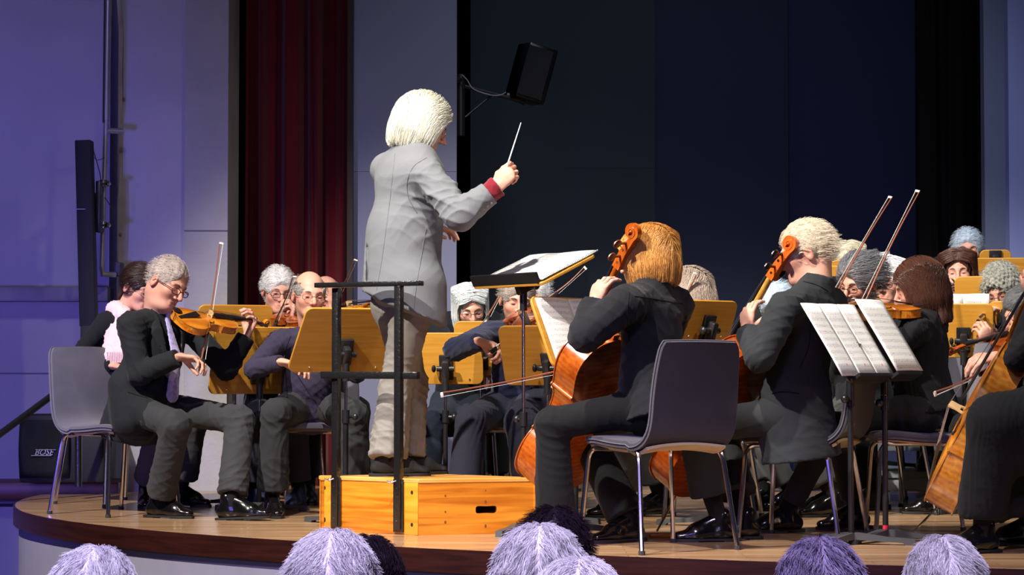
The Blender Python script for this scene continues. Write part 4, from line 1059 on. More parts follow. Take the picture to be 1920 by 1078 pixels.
for px, in ((445,),):   # vertical joint in the stage front
    Yj = 9.33; m = MB(); m.box((xw(px, Yj), Yj - .0, -.48), (.006, .03, .75)); o = m.build('trim_7', mat('joint_dark', (.16, .15, .17), .9)); o['kind'] = 'structure'
# risers for the wind players at the back right
ris = mat('riser_grey', (.30, .33, .38), .6, var=.08)
for i, (x0, x1, y0, y1, zt, zb_) in enumerate(((1.98, 4.3, 11.65, 12.35, .17, .0), (1.30, 4.3, 12.36, 13.05, .36, .0))):
    r = empty('riser', ((x0 + x1) / 2, y0, 0), 0, ['low grey riser platform under the flute players', 'higher grey riser platform at the back of the orchestra'][i], 'riser', 'grey stage risers')
    b = MB(); b.box((0, (y1 - y0) / 2, zt - .02), (x1 - x0, y1 - y0, .04), None, .004); b.build('deck', ris, r)
    b = MB(); b.box((0, .03, zt - .075), (x1 - x0 - .02, .03, .07), None, .003); b.build('rail', mat('riser_rail', (.42, .45, .5), .4, metal=.5), r)
    for k in range(5):
        for yy in (.05, y1 - y0 - .06):
            b = MB(); b.box((-(x1 - x0) / 2 + .06 + k * (x1 - x0 - .12) / 4, yy, (zt - .04) / 2), (.05, .05, zt - .04), None, .004); b.build('leg', mat('riser_rail', (.42, .45, .5), .4, metal=.5), r)
# ---------------------------------------------------------------- podium with its rail
r = empty('podium', (0, 0, 0), 0, 'varnished pine conductor podium box with slotted hand hole', 'podium')
pine = grain('podium_pine', 'a85a0c', 'e4962a', (1.6, 1.6, 34), .32, coat=.4)
Ya = 9.33; A_ = Vector((xw(785, Ya - .02), Ya - .02, 0)); Lf = Vector((xw(601, 9.62), 9.62, 0)); Rt = Vector((xw(1013, 9.44), 9.44, 0))
dL = U(Lf - A_); LL = (Lf - A_).length; dR = U(Rt - A_); LR = (Rt - A_).length; hgt = .245
r.location = A_
def board(name, p0, dir, length, z0, z1, thick, inward, m=pine, hole=None):
    b = MB(); d = U(dir); n_ = Vector(inward).normalized(); c = p0 + d * length / 2 + n_ * thick / 2; c.z = (z0 + z1) / 2
    R = Matrix((d, n_, ZUP)).transposed(); b.box(c - A_, (length, thick, z1 - z0), R, .003); return b.build(name, m, r)
nL = U(ZUP.cross(dL)); nL = nL if nL.dot(dR) > 0 else -nL; nR = U(ZUP.cross(dR)); nR = nR if nR.dot(dL) > 0 else -nR
t_ = .024
board('side_board', A_, dL, LL, 0, hgt - .02, t_, nL)
for s0, s1, oo in ((0, .075, 'corner_board'), (LL - .065, LL, 'corner_board')):
    board(oo, A_ + dL * s0 - nL * .004, dL, s1 - s0, .0, hgt - .018, .006, nL, grain('podium_pine_corner', 'cc8218', 'eba436', (2.2, 2.2, 26), .32, coat=.4))
# front-right long board with the slot cut through it
hx = (xw(912, 9.4) - A_.x) / dR.x; hw, hh_, hz_ = .048, .021, q(0, 955, 9.4).z
bm = bmesh.new(); n_o = [(0, 0), (LR, 0), (LR, hgt - .02), (0, hgt - .02)]
slot = []
for k in range(24):
    a = 2 * PI * k / 24; ca, sa = math.cos(a), math.sin(a)
    slot.append((hx + math.copysign(abs(ca) ** .5, ca) * hw, hz_ + math.copysign(abs(sa) ** .6, sa) * hh_ * (.72 + .28 * abs(ca))))
def P3(u, z, dpt): return A_ + dR * u + nR * dpt + ZUP * z - A_
mb = MB(); outer4 = []
for (u, z) in slot:    # project slot ring to the rectangle border for bridging
    du, dz = u - hx, z - hz_; s_ = min((LR - hx) / du if du > 1e-9 else 1e9, -hx / du if du < -1e-9 else 1e9, (hgt - .02 - hz_) / dz if dz > 1e-9 else 1e9, -hz_ / dz if dz < -1e-9 else 1e9)
    outer4.append((hx + du * s_, hz_ + dz * s_))
for cu, cz in n_o:
    j = min(range(24), key=lambda i: (outer4[i][0] - cu) ** 2 * .1 + (outer4[i][1] - cz) ** 2); outer4[j] = (cu, cz)
V = [P3(u, z, 0) for u, z in outer4] + [P3(u, z, 0) for u, z in slot] + [P3(u, z, t_) for u, z in slot] + [P3(u, z, t_) for u, z in outer4]
Fc = []
for i in range(24):
    for j in range(4): a, b = j * 24 + i, ((j + 1) % 4) * 24 + i; a2, b2 = j * 24 + (i + 1) % 24, ((j + 1) % 4) * 24 + (i + 1) % 24; Fc.append([a, a2, b2, b])
mb.add(V, Fc); mb.build('front_board', pine, r)
B2 = A_ + dR * LR; C2 = A_ + dL * LL; D2 = B2 + dL * LL
board('side_board', B2, dL, LL, 0, hgt - .02, -t_, nL); board('back_board', C2, dR, LR, 0, hgt - .02, -t_, nR)
b = MB(); e = .004; q4 = [A_ - dL * e - dR * e, B2 + dR * e - dL * e, D2 + dR * e + dL * e, C2 - dR * e + dL * e]
b.add([(p - A_) + ZUP * z for z in (hgt - .02, hgt) for p in q4], [[3, 2, 1, 0], [4, 5, 6, 7], [0, 1, 5, 4], [1, 2, 6, 5], [2, 3, 7, 6], [3, 0, 4, 7]])
tb = b.build('top_board', grain('podium_top', 'd0903a', 'e8b468', (2, 2, 20), .35, coat=.3), r); md = tb.modifiers.new('b', 'BEVEL'); md.width = .004; md.segments = 2
kn = MB()
for u, z, rr in ((.12, .17, .004), (.30, .19, .003), (.30, .14, .006), (.30, .035, .006), (.53, .185, .004), (.53, .15, .006), (.53, .06, .005), (.53, .03, .006), (.12, .055, .005), (.44, .05, .003), (.12, .10, .004)):
    c = P3(u, z, -.0005); rn = [c + dR * math.cos(a) * rr * (1 if rr < .006 else .8) + ZUP * math.sin(a) * rr * 1.4 for a in [2 * PI * k / 10 for k in range(10)]]; kn.add([*rn], [list(range(10))])
kn.build('wood_knots', mat('knot_brown', (.16, .045, .008), .6), r)['kind'] = 'stuff'
for u, z in ((.032, .185), (.032, .045), (LL - .03, .19), (LL - .03, .05), (LL - .03 - .0, .045)):
    c = dL * u - nL * .0046 + ZUP * z; h = MB(); h.add([c + dL * math.cos(a) * .007 + ZUP * math.sin(a) * .009 for a in [2 * PI * k / 12 for k in range(12)]], [list(range(12))]); h.build('bolt_hole', mat('hole_dark', (.02, .008, .003), .9), r)
# rail
rl = empty('podium_rail', tuple(A_), 0, 'black painted steel safety rail bolted to the podium side', 'rail')
steel = mat('rail_black', (.010, .010, .011), .28, bump=.3, bscale=70, coat=.4)
def post(px, py_top, Yp, w, label=None):
    zt = q(px, py_top, Yp).z; x = xw(px, Yp); b = MB(); R = Matrix((dL, nL, ZUP)).transposed()
    b.box(Vector((x, Yp, (zt + .02) / 2)) - A_, (w, .03, zt - .02), R, .003); b.box(Vector((x, Yp, .125)) - A_, (w * 1.55, .012, .23), R, .002)
    p_ = b.build('post', steel, rl); s = MB()
    for z in (.06, .12, .2): s.ball(Vector((x - w * .25, Yp - .012, z)) - A_, .004, n=6)
    s.build('bolt', CHROME(), p_)
    wn = MB(); c = Vector((x - w * .9, Yp - .012, .228)) - A_; wn.ball(c, .008, n=8); wn.tube([c - dL * -.0 - Vector((.022, 0, -.004)), c, c + Vector((.02, 0, .008))], .004, 6); wn.build('wing_nut', CHROME(), p_)
pm = lambda px: px
# post places on the side face
def on_side(px):
    best = min((abs((960 + (A_ + dL * (LL * t) ).x / (A_ + dL * (LL * t)).y * F) - px), t) for t in [i / 400 for i in range(401)])[1]; return (A_ + dL * LL * best - nL * .022).y
Y1 = on_side(628); Y2 = on_side(742)
post(631, 540, Y1, .033); post(748, 535, Y2, .034)
def bar(px0, py0, Y0, px1, py1, Y1_, w, hgt_, name):
    a = q(px0, py0, Y0); b_ = q(px1, py1, Y1_); d = U(b_ - a); n2 = U(ZUP.cross(d)); u2 = d.cross(n2); b = MB(); b.box((a + b_) / 2 - A_, ((b_ - a).length, w, hgt_), Matrix((d, n2, u2)).transposed(), .003); b.build(name, steel, rl)
bar(594, 535, Y1 + .03, 790, 531, Y2 - .05, .045, .022, 'top_rail'); bar(604, 703, Y1 + .02, 785, 704, Y2 - .03, .03, .032, 'mid_rail')
# ---------------------------------------------------------------- left side fittings
YS = 12.3
s = empty('loudspeaker', (xw(120, YS), YS, 0), 0, 'black floor loudspeaker with brand lettering on its grille', 'loudspeaker')
z0, z1 = q(0, 905, YS).z, q(0, 777, YS).z; wd = xw(205, YS) - xw(45, YS)
b = MB(); b.box((0, .12, (z0 + z1) / 2), (wd, .3, z1 - z0), None, .02); b.build('cabinet', mat('speaker_black', (.008, .008, .010), .6, bump=.3, bscale=300), s)
V = []; g = MB(); nz = 9; nx = 7
gx0, gx1 = -wd / 2 + .005, wd / 2 - .20
for j in range(nz):
    for i in range(nx):
        u = i / (nx - 1); v = j / (nz - 1); V.append((gx0 + (gx1 - gx0) * u, -.035 - .03 * math.sin(PI * v) - .02 * math.sin(PI * u), z0 + .03 + (z1 - z0 - .06) * v))
g.add(V, [[j * nx + i, j * nx + i + 1, (j + 1) * nx + i + 1, (j + 1) * nx + i] for j in range(nz - 1) for i in range(nx - 1)], True)
go = g.build('grille', mat('grille_black', (.007, .009, .016), .45, bump=.6, bscale=500), s); md = go.modifiers.new('s', 'SOLIDIFY'); md.thickness = .01
def text(body, size, loc, rot, m, parent, name='lettering', shear=0, ext=.001):
    c = bpy.data.curves.new(name, 'FONT'); c.body = body; c.size = size; c.extrude = ext; c.shear = shear; c.align_x = 'CENTER'; c.align_y = 'CENTER'; c.resolution_u = 3
    tmp = bpy.data.objects.new('t', c); COL.objects.link(tmp); dg = bpy.context.evaluated_depsgraph_get(); me = bpy.data.meshes.new_from_object(tmp.evaluated_get(dg)); bpy.data.objects.remove(tmp)
    o = link(name, me, m, parent); o.location = loc; o.rotation_euler = rot; return o
lt = text('BOSE', .045, (xw(90, YS) - xw(120, YS), -.092, q(0, 847, YS).z), (PI / 2, 0, 0), mat('letter_silver', (.45, .45, .55), .4), s, shear=.4)
u_ = MB(); 
for dz in (.016, -.018): u_.box((xw(90, YS) - xw(120, YS) + (.012 if dz > 0 else -.012), -.092, q(0, 847, YS).z + dz), (.115, .002, .003))
u_.build('logo_line', mat('letter_silver', (.45, .45, .55), .4), s)
# tall column loudspeaker on the wall pipe
c = empty('column_loudspeaker', q(165, 705, 12.2), 0, 'tall narrow black column loudspeaker leaning beside the wall pipes', 'loudspeaker')
a = q(166, 612, 12.35) ; 
def seg(pxa, pya, pxb, pyb, Ya_, Yb_, w, d, name, m, par):
    p0 = q(pxa, pya, Ya_); p1 = q(pxb, pyb, Yb_); dd = U(p1 - p0); yy = Vector((0, 1, 0)); yy = U(yy - dd * yy.dot(dd)); xx = yy.cross(dd); b = MB(); b.box((p0 + p1) / 2 - wloc(par), (w, d, (p1 - p0).length), Matrix((xx, yy, dd)).transposed(), .006); return b.build(name, m, par)
sp = mat('speaker_black', (.008, .008, .010), .6)
seg(167, 612, 158, 264, 12.3, 12.3, .092, .1, 'upper_cabinet', sp, c); seg(166, 760, 168, 602, 12.32, 12.3, .085, .1, 'lower_cabinet', sp, c)
gsl = MB(); gsl.box(q(152, 392, 12.24) - wloc(c), (.05, .004, .004)); gsl.build('badge', mat('letter_silver', (.45, .45, .55), .4), c)
# pipes and their clamps
gm = mat('galvanised_pipe', (.42, .40, .44), .35, metal=.6, var=.1)
p = empty('wall_pipe', q(196, 517, 12.55), 0, 'grey galvanised pipe running down the wall and bending into a bracket', 'pipe'); o0 = wloc(p)
b = MB(); b.tube([q(203, -40, 12.5) - o0, q(199, 225, 12.5) - o0], .022, 12); b.tube([q(199, 225, 12.5) - o0, q(191, 500, 12.5) - o0], .015, 12); b.tube([q(191, 500, 12.5) - o0, q(192, 514, 12.5) - o0, q(216, 515, 12.55) - o0], .017, 10); b.build('pipe_run', gm, p)
b = MB(); b.tube([q(197, -40, 12.48) - o0, q(194, 230, 12.48) - o0], .006, 8); b.build('cable', mat('cable_dark', (.03, .03, .035), .5), p)
b = MB(); b.box(q(222, 505, 12.62) - o0, (.045, .12, .08), None, .004); b.build('bracket', mat('bracket_dark', (.06, .055, .07), .5, metal=.5), p)
b = MB(); b.tube([q(200, 245, 12.5) - o0, q(230, 246, 12.55) - o0], .018, 10); b.build('stub', gm, p)
for py in (344, 422):
    b = MB(); b.tube([q(180, py, 12.42) - o0, q(208, py + 1, 12.42) - o0], .006, 6); b.ball(q(202, py, 12.4) - o0, .018, n=8); b.tube([q(194, py, 12.45) - o0 - ZUP * .02, q(194, py, 12.45) - o0 + ZUP * .02], .026, 10); b.build('clamp', CHROME(), p)
b = MB(); b.box(q(184, 388, 12.38) - o0, (.05, .06, .16), None, .008); b.box(q(186, 388, 12.38) - o0, (.03, .08, .30), None, .006); b.build('mount_plate', mat('black_plastic', (.015, .015, .017), .35), p)
b = MB(); b.tube(bez([q(172, 272, 12.3) - o0, q(186, 320, 12.35) - o0, q(190, 345, 12.4) - o0], 4), .003, 5); b.tube(bez([q(172, 290, 12.3) - o0, q(182, 300, 12.35) - o0, q(196, 296, 12.4) - o0], 4), .002, 5); b.tube(bez([q(196, 370, 12.4) - o0, q(206, 385, 12.4) - o0, q(216, 405, 12.45) - o0], 4), .003, 5); b.build('cable', mat('cable_dark', (.03, .03, .035), .5), p)
b = MB(); pts = [q(x, y, 12.745) for x, y in ((226, 0), (231, 60), (229, 140), (231, 230), (229, 330), (240, 340), (242, 400), (239, 500), (222, 505), (221, 380), (224, 330), (222, 200), (223, 60), (219, 0))]
n_ = len(pts); b.add([v for v in pts] + [v + Vector((0, .01, 0)) for v in pts], [list(range(n_)), list(range(n_, 2 * n_))[::-1]] + [[i, (i + 1) % n_, n_ + (i + 1) % n_, n_ + i] for i in range(n_)]); o = b.build('trim_8', mat('bare_concrete', (.40, .37, .31), .9, var=.2, bump=.4, bscale=30)); o['kind'] = 'structure'
b = MB()
for px_, py_ in ((232, 186), (226, 440)): b.ball(q(px_, py_, 12.74), (.01, .004, .014), n=8)
o = b.build('trim_9', mat('hole_wall', (.25, .16, .13), .9)); o['kind'] = 'structure'
# handrail of the stage steps
h = empty('handrail', q(147, 905, 11.9), 0, 'black steel handrail sloping down from the stage steps at left', 'handrail'); o0 = wloc(h)
b = MB(); b.tube([q(150, 703, 11.9) - o0, q(-60, 858, 11.3) - o0], .019, 10); b.build('rail', steel, h)
b = MB(); b.tube([q(147, 706, 11.9) - o0, q(147, 912, 11.9) - o0], .02, 10); b.build('post', steel, h)
# hanging monitor on its arm
Ym = 13.6; h = empty('hanging_loudspeaker', q(990, 140, Ym), 0, 'black wedge loudspeaker hanging tilted on an arm above the orchestra', 'loudspeaker'); o0 = wloc(h)
c0 = q(996, 139, Ym); ang = rad(-15); Rz = Matrix.Rotation(ang, 3, 'Y').inverted() @ Matrix.Rotation(rad(-25), 3, 'Z')
Rz = Matrix.Rotation(rad(15), 3, 'Y') @ Matrix.Rotation(rad(20), 3, 'Z')
b = MB(); b.box(c0 - o0, (.20, .24, .36), Rz, .012); b.build('cabinet', mat('monitor_black', (.004, .004, .006), .3), h)
b = MB(); b.box(c0 - o0 + Rz @ Vector((-.02, -.124, 0)), (.17, .01, .32), Rz, .004); b.build('grille', mat('grille_black', (.007, .009, .016), .45), h)
b = MB(); b.tube([q(865, 160, 13.5) - o0, q(980, 190, Ym) - o0], .012, 8); b.tube([q(872, 220, 13.5) - o0, q(925, 176, Ym) - o0], .008, 8); b.tube([q(862, 140, 13.5) - o0, q(862, 255, 13.5) - o0], .035, 12); b.tube([q(862, 150, 13.5) - o0, q(850, 150, 13.25) - o0], .02, 8); b.build('arm', mat('arm_dark', (.03, .03, .04), .35, metal=.5), h)
b = MB(); b.tube([q(950, 178, Ym) - o0, q(985, 192, Ym) - o0], .02, 8); b.build('bracket', mat('arm_dark', (.03, .03, .04), .35, metal=.5), h)
b = MB(); b.tube(bez([q(866, 140, 13.4) - o0, q(876, 150, 13.4) - o0, q(888, 167, 13.4) - o0, q(920, 178, 13.4) - o0, q(938, 178, 13.4) - o0, q(948, 173, 13.5) - o0], 5), .0035, 6); b.build('cable', mat('cable_grey', (.35, .38, .42), .5), h)
# ================================================================ the cast
suit_black = cloth('suit_black', '1c1f23'); trouser_grey = cloth('trouser_charcoal', '37383c'); black_knit = cloth('black_knit', '111216'); shirt_black = cloth('shirt_black', '17181c')
trouser_black = cloth('trouser_black', '0d0e11'); shirt_plum = cloth('shirt_plum', '332e44'); shirt_navy = cloth('shirt_navy', '1b2140', sheen=.2); jeans_navy = cloth('jeans_navy', '1c2433')
trouser_pin = cloth('trouser_slate', '2c2d3c'); trouser_dark = cloth('trouser_dark_grey', '2b2d30'); jeans_grey = cloth('jeans_grey', '4a4b4c'); suit_grey = cloth('suit_charcoal', '272a2e')
suit_light = cloth('suit_light_grey', '73767b', sheen=.05, var=.05); lin = cloth('trouser_light_grey', '827e78', sheen=.05, var=.05)
LEG = lambda m, **k: dict(mat=m, **k)
GOLD = ('gold', (.75, .6, .35), 1, .0011); DARK = ('dark', (.03, .02, .02), 0, .0018); THIN = ('steel', (.5, .5, .5), 1, .0011); BRN = ('brown', (.10, .03, .02), 0, .0022, .014)
def ank(px, Y, z=0): return Vector(((px - 960) / F * Y, Y, z + .085))
def dirv(a, dn=0): return U(yawv(a) - ZUP * dn)
VARN = ('a8500c', 'e8982a'); DKVARN = ('6a2408', 'b4561a'); CVARN = ('9c4210', 'c8661c'); CVARN2 = ('bd4a10', 'dc6a20'); CVARN3 = ('a85c14', 'd08a2c')

# ---- first violinist at left: dark suit, patterned tie, brown glasses
J = sit(xw(272, 10.6), 10.6, -38, lean=6); 
J.update(hip=q(268, 762, 10.6), neck=q(296, 588, 10.55), hc=q(314, 532, 10.50), hyaw=-36, pitch=24, roll=14)
J.update(sR=q(243, 610, 10.40), sL=q(352, 612, 10.70), eR=q(262, 700, 10.36), wR=q(338, 669, 10.30), eL=q(424, 692, 10.62), wL=q(464, 627, 10.66))
J.update(kR=q(330, 797, 10.22), kL=q(450, 788, 10.42), aR=ank(302, 10.42), aL=ank(436, 10.26), tR=dirv(-25), tL=dirv(-12, -.06))
up1 = U(J['neck'] - J['hip']); fw1 = yawv(-42)
vA = J['neck'] + fw1 * .16 - up1 * .03
g_frog = q(374, 690, 10.27); g_tip = q(410, 467, 10.60)
R1 = person('violinist in dark suit, brown glasses and lilac patterned tie at the left stage edge', J,
    dict(kind='jacket', mat=suit_black, girth=1.0, belly=True, hem=.17, short=.015, collar=.012, add=[(q(258, 700, 10.58), q(262, 800, 10.50), .085, .085, ((0, 1, 0), .8)), (q(240, 725, 10.48), q(246, 785, 10.46), .10, .10, None), (q(258, 760, 10.45), q(296, 790, 10.32), .08, .055, None)], sub=[(J['neck'] + fw1 * .10 + up1 * .02, J['neck'] * .45 + J['hip'] * .55 + fw1 * .20, .050, .035)]),
    LEG(trouser_grey, hem=.075, end=.04, bunch=1), 'leather',
    hair=dict(style='short', name='grey_pink', col='a89a94', thick=.005, n=900, L=.022, face=1.32, seed=3), head=dict(s=1.05, fat=.003, jaw=1.1, red=.7, nose=1.1, nr=.062),
    hands=dict(R=dict(d=U(Vector((.9, -.1, -.12))), n=Vector((-.1, -.25, -1)), curl=(.55, .6, .65, .7), thumb=.7), L=dict(d=U(Vector((.35, -.15, .9))), n=U(Vector((-.75, -.5, .1))), curl=(.75, .8, .8, .8), thumb=.3)), glasses=BRN, res=.007, hr=.0034, amp=.005)
S = SDF(); S.cap(J['hip'] * .5 + J['neck'] * .5 + fw1 * .05 , J['neck'] - up1 * .12 + fw1 * .02, .135, .130, k=.03, flat=(tuple(fw1), .74)); S.cap(J['neck'] + fw1 * .01 - up1 * .02, J['neck'] + up1 * .045 + fw1 * .02, .068, .064, k=.02, cuts=[(J['neck'] + up1 * .045, up1)])
V, Q = S.mesh(.009); tag(link('shirt', mesh_from('shirt', V, Q), shirt_black, R1, True), 'black shirt under the jacket')
tm = mat('tie_lilac', 'a79fce', .5, var=.35, vscale=55, sheen=.3); S = SDF(); t0 = J['neck'] + fw1 * .085 - up1 * .0; t1 = J['neck'] * .55 + J['hip'] * .45 + fw1 * .195; t2 = J['hip'] + up1 * .06 + fw1 * .215
S.cap(t0, t0 - up1 * .035, .017, .014, k=.005, flat=(tuple(fw1), .7)); S.cap(t0 - up1 * .035, t1, .016, .032, k=.01, flat=(tuple(fw1), .25)); S.cap(t1, t2, .032, .040, k=.01, flat=(tuple(fw1), .22))
V, Q = S.mesh(.006); link('tie', mesh_from('tie', V, Q), tm, R1, True)
side1 = fw1.cross(up1)
for sg in (-1, 1):
    S = SDF(); a_ = J['neck'] + side1 * sg * .065 + fw1 * .045 + up1 * .01; b_ = J['neck'] - up1 * .10 + side1 * sg * .085 + fw1 * .125; c_ = J['neck'] * .5 + J['hip'] * .5 + side1 * sg * .045 + fw1 * .19
    S.cap(a_, b_, .018, .030, k=.01, flat=(tuple(U(fw1 + side1 * sg * .5)), .22)); S.cap(b_, c_, .030, .012, k=.01, flat=(tuple(U(fw1 + side1 * sg * .4)), .22)); V, Q = S.mesh(.006); link('lapel', mesh_from('lapel', V, Q), suit_black, R1, True)
vb = q(527, 608, 10.80); vstart = q(342, 602, 10.30)
instrument('violin', vstart - U(vb - vstart) * .03, vb, Vector((.05, -.62, .72)), 'orange violin under the chin of the suited violinist with lilac tie', VARN, 'violins and violas')
bow(g_frog, g_tip, Vector((.9, .2, -.25)), 'upright bow held by the suited violinist with lilac tie', L=.72)
chair(xw(222, 10.72), 10.72, -38, 'grey upholstered chair carrying the suited violinist at the left stage edge')
# ---- woman behind him: black top, pink scarf, dark ponytail
J = sit(xw(232, 11.35), 11.35, -45, lean=8); J.update(neck=q(226, 592, 11.25), hc=q(262, 540, 11.2), hyaw=-42, pitch=22, roll=6)
J.update(sR=q(196, 608, 11.15), sL=q(262, 612, 11.4), eR=q(138, 676, 11.15), wR=q(212, 686, 11.0), wL=q(330, 650, 11.1), kR=q(300, 800, 11.05), kL=q(360, 800, 11.2), aR=ank(275, 11.25), aL=ank(342, 11.3), tR=dirv(-80), tL=dirv(-30))
Rw = person('woman in black with pale pink scarf and dark ponytail behind the suited violinist', J, dict(kind='sweater', name='sweater', mat=black_knit, girth=.86, sleeve=.9), LEG(trouser_grey, hem=.08, end=.07), 'leather',
    hair=dict(style='pulled', name='dark_brown', col='2e1d17', thick=.010, n=1000, L=.10, seed=4), head=dict(s=.98, nr=.05), glasses=THIN, res=.009, hr=.0042)
sm_ = cloth('scarf_pink', 'e8bfc4', sheen=.3); S = SDF(); nk = J['neck']
S.cap(nk + Vector((-.02, -.04, .03)), nk + Vector((.03, -.09, .0)), .05, .045, k=.02); S.cap(nk + Vector((-.01, -.08, .0)), q(207, 668, 11.02), .038, .048, k=.02, flat=((0, 1, 0), .45)); S.cap(nk + Vector((.04, -.1, .0)), q(226, 668, 11.02), .03, .035, k=.02, flat=((0, 1, 0), .45))
V, Q = S.mesh(.008); V = wrinkle(V, Q, .006, 9, [], freq=90, base=.8); link('scarf', mesh_from('scarf', V, Q), sm_, Rw, True)
m = MB()
for i in range(12): x = 200 + i * 3.2; m.tube([q(x, 660, 11.0), q(x + 1, 680, 10.99)], .004, 5)
m.build('fringe', sm_, Rw, True)
chair(xw(222, 11.5), 11.5, -42, 'grey chair of the woman with the pink scarf, behind the suited violinist')
# ---- white-haired violinist with round dark glasses
J = sit(xw(520, 11.6), 11.6, -75, lean=8); J.update(neck=q(515, 610, 11.5), hc=q(522, 546, 11.4), hyaw=-72, pitch=10, roll=4)
J.update(sR=q(468, 622, 11.45), sL=q(566, 622, 11.55), wR=q(498, 640, 11.25), wL=q(548, 606, 11.15), pL=Vector((.4, 0, -1)))
J.update(kR=q(478, 795, 11.15), kL=q(552, 795, 11.2), aR=ank(482, 11.2), aL=ank(560, 11.25), tR=dirv(-60), tL=dirv(-100))
person('white-haired violinist with dark round glasses and open grey jacket, seated behind the suited violinist\'s desk', J, dict(kind='jacket', mat=suit_grey), LEG(trouser_pin, hem=.075), 'blue',
    hair=dict(style='short', name='white', col='cfcdd0', thick=.012, n=1100, L=.03, face=.98, seed=8, groove=.001), glasses=('dark2', (.04, .03, .03), 0, .0016, .018), head=dict(s=1.0), brow='9a9088',
    hands=dict(L=dict(d=U(Vector((.1, -.2, .9))), n=Vector((-.9, -.1, .1)), curl=(.8, .9, .9, .9)), R=dict(d=U(Vector((.5, -.4, -.2))), n=Vector((0, 0, -1)))), hr=.0042, res=.009)
instrument('violin', q(533, 590, 11.32), q(590, 612, 10.9), Vector((-.1, -.35, .9)), 'violin held by the white-haired man with round dark glasses', DKVARN, 'violins and violas')
bow(q(512, 608, 11.15), q(549, 518, 10.6), Vector((1, 0, 0)), 'bow slanting in front of the white-haired violinist with round glasses')
chair(xw(520, 11.75), 11.75, -75, 'grey chair under the white-haired violinist with round dark glasses')
# ---- bald violinist in plum shirt
J = sit(xw(588, 10.85), 10.85, -82, lean=5, spread=.2); J.update(neck=q(585, 625, 10.8), hc=q(580, 554, 10.70), hyaw=-70, pitch=5, roll=3)
J.update(sR=q(520, 642, 10.72), sL=q(650, 642, 10.8), eR=q(476, 692, 10.50), wR=q(528, 679, 10.36), eL=q(668, 700, 10.6), wL=q(642, 640, 10.4), kR=q(516, 775, 10.42), kL=q(664, 778, 10.42), aR=ank(512, 10.5), aL=ank(668, 10.52), tR=dirv(-75), tL=dirv(-70))
person('bald man with wire glasses in a dark plum shirt, seated behind a wooden music desk', J, dict(kind='shirt', mat=shirt_plum, girth=1.05, belly=True, collar=.035), LEG(trouser_dark, hem=.078, end=.05, bunch=1), 'leather',
    hair=dict(style='fringe', name='grey_fringe', col='8f8a86', thick=.008, n=500, L=.025, seed=5), glasses=GOLD, head=dict(s=1.0, red=.8), brow='8a7a70',
    hands=dict(R=dict(d=U(Vector((.95, -.2, -.1))), n=Vector((0, -.1, -1)), curl=(.5, .5, .55, .6)), L=dict(d=U(Vector((.1, -.1, .9))), n=Vector((-.9, -.1, .1)), curl=(.8, .9, .9, .9))), res=.008, hr=.0038, amp=.006)
chair(xw(590, 10.86), 10.95, -88, 'grey upholstered chair under the bald man in the plum shirt')
instrument('violin', q(612, 606, 10.66), q(655, 628, 10.15), Vector((0, -.2, .95)), 'violin of the bald man, mostly hidden behind his music desk', DKVARN, 'violins and violas')
# ---- man behind the bald one
J = sit(xw(612, 11.95), 11.95, -80); J.update(neck=q(612, 610, 11.9), hc=q(611, 562, 11.8), hyaw=-70, pitch=18)
J.update(wL=q(672, 622, 11.5), wR=q(640, 600, 11.6), pR=Vector((-.3, -.2, -1)))
person('balding man mostly hidden behind the bald man in the plum shirt', J, dict(kind='shirt', mat=shirt_black), LEG(trouser_black), 'dull', hair=dict(style='fringe', name='grey_fringe', col='8f8a86', thick=.008), head=dict(s=1.06, red=.8), res=.013, hr=.006)
instrument('violin', q(630, 592, 11.75), q(690, 576, 11.4), Vector((0, -.3, .95)), 'violin scroll end showing above the desk beside the steel rail', VARN, 'violins and violas')
bow(q(632, 552, 11.5), q(664, 486, 11.1), Vector((1, 0, -.3)), 'bow tip rising just left of the conductor above the rail')
chair(xw(612, 12.1), 12.1, -80, 'grey chair of the hidden balding man behind the plum shirt')

# ---- conductor
z0 = .245
J = dict(f=yawv(35), l=Vector((-yawv(35).y, yawv(35).x, 0)), z=z0, h=1.0)
Yc = 9.66
J.update(hip=q(757, 570, Yc), neck=q(775, 284, Yc + .02), hc=q(794, 236, Yc + .05), hyaw=12, pitch=22, roll=0)
J.update(sR=q(803, 330, Yc - .17), sL=q(722, 318, Yc + .17), eR=q(862, 405, Yc - .30), wR=q(930, 352, Yc - .30), eL=q(770, 420, Yc + .30), wL=q(796, 430, Yc + .25))
J.update(kR=q(742, 722, Yc - .04), kL=q(772, 722, Yc + .12), aR=qz(728, Yc - .12, z0 + .085), aL=qz(762, Yc + .06, z0 + .085), tR=dirv(8), tL=dirv(8))
upc = U(J['neck'] - J['hip']); shc = U(J['sL'] - J['sR']); fwc = U(shc.cross(upc))
RC = person('conductor with a white bob in a pale grey suit, standing on the wooden podium', J,
    dict(kind='shirt', name='suit_jacket', mat=suit_light, girth=1.06, sleeve=1.22, hem=.10, short=.035, collar=.035, freq=60), LEG(lin, g=1.05, hem=.088, end=-.005, bunch=1), 'suede',
    hair=dict(style='bob', name='blonde_white', col='e6dcc2', thick=.022, n=2600, L=.24, cut=-.115, w=.012, seed=11, rad=.0007, part=.0), head=dict(s=1.05), glasses=THIN,
    hands=dict(R=dict(d=U(Vector((.62, -.05, .75))), n=U(Vector((-.3, -.9, .15)) * -1), curl=(.7, 1.0, 1.15, 1.2), thumb=.5, s=1.08), L=dict(d=U(Vector((.95, 0, .05))), n=-ZUP, curl=(.4, .4, .5, .5))), res=.007, hr=.0036, amp=.0065)
for o in list(RC.children):
    if o.name.startswith('suit_jacket'): bpy.data.objects.remove(o)
S = SDF(); nk = J['neck']; hp = J['hip']
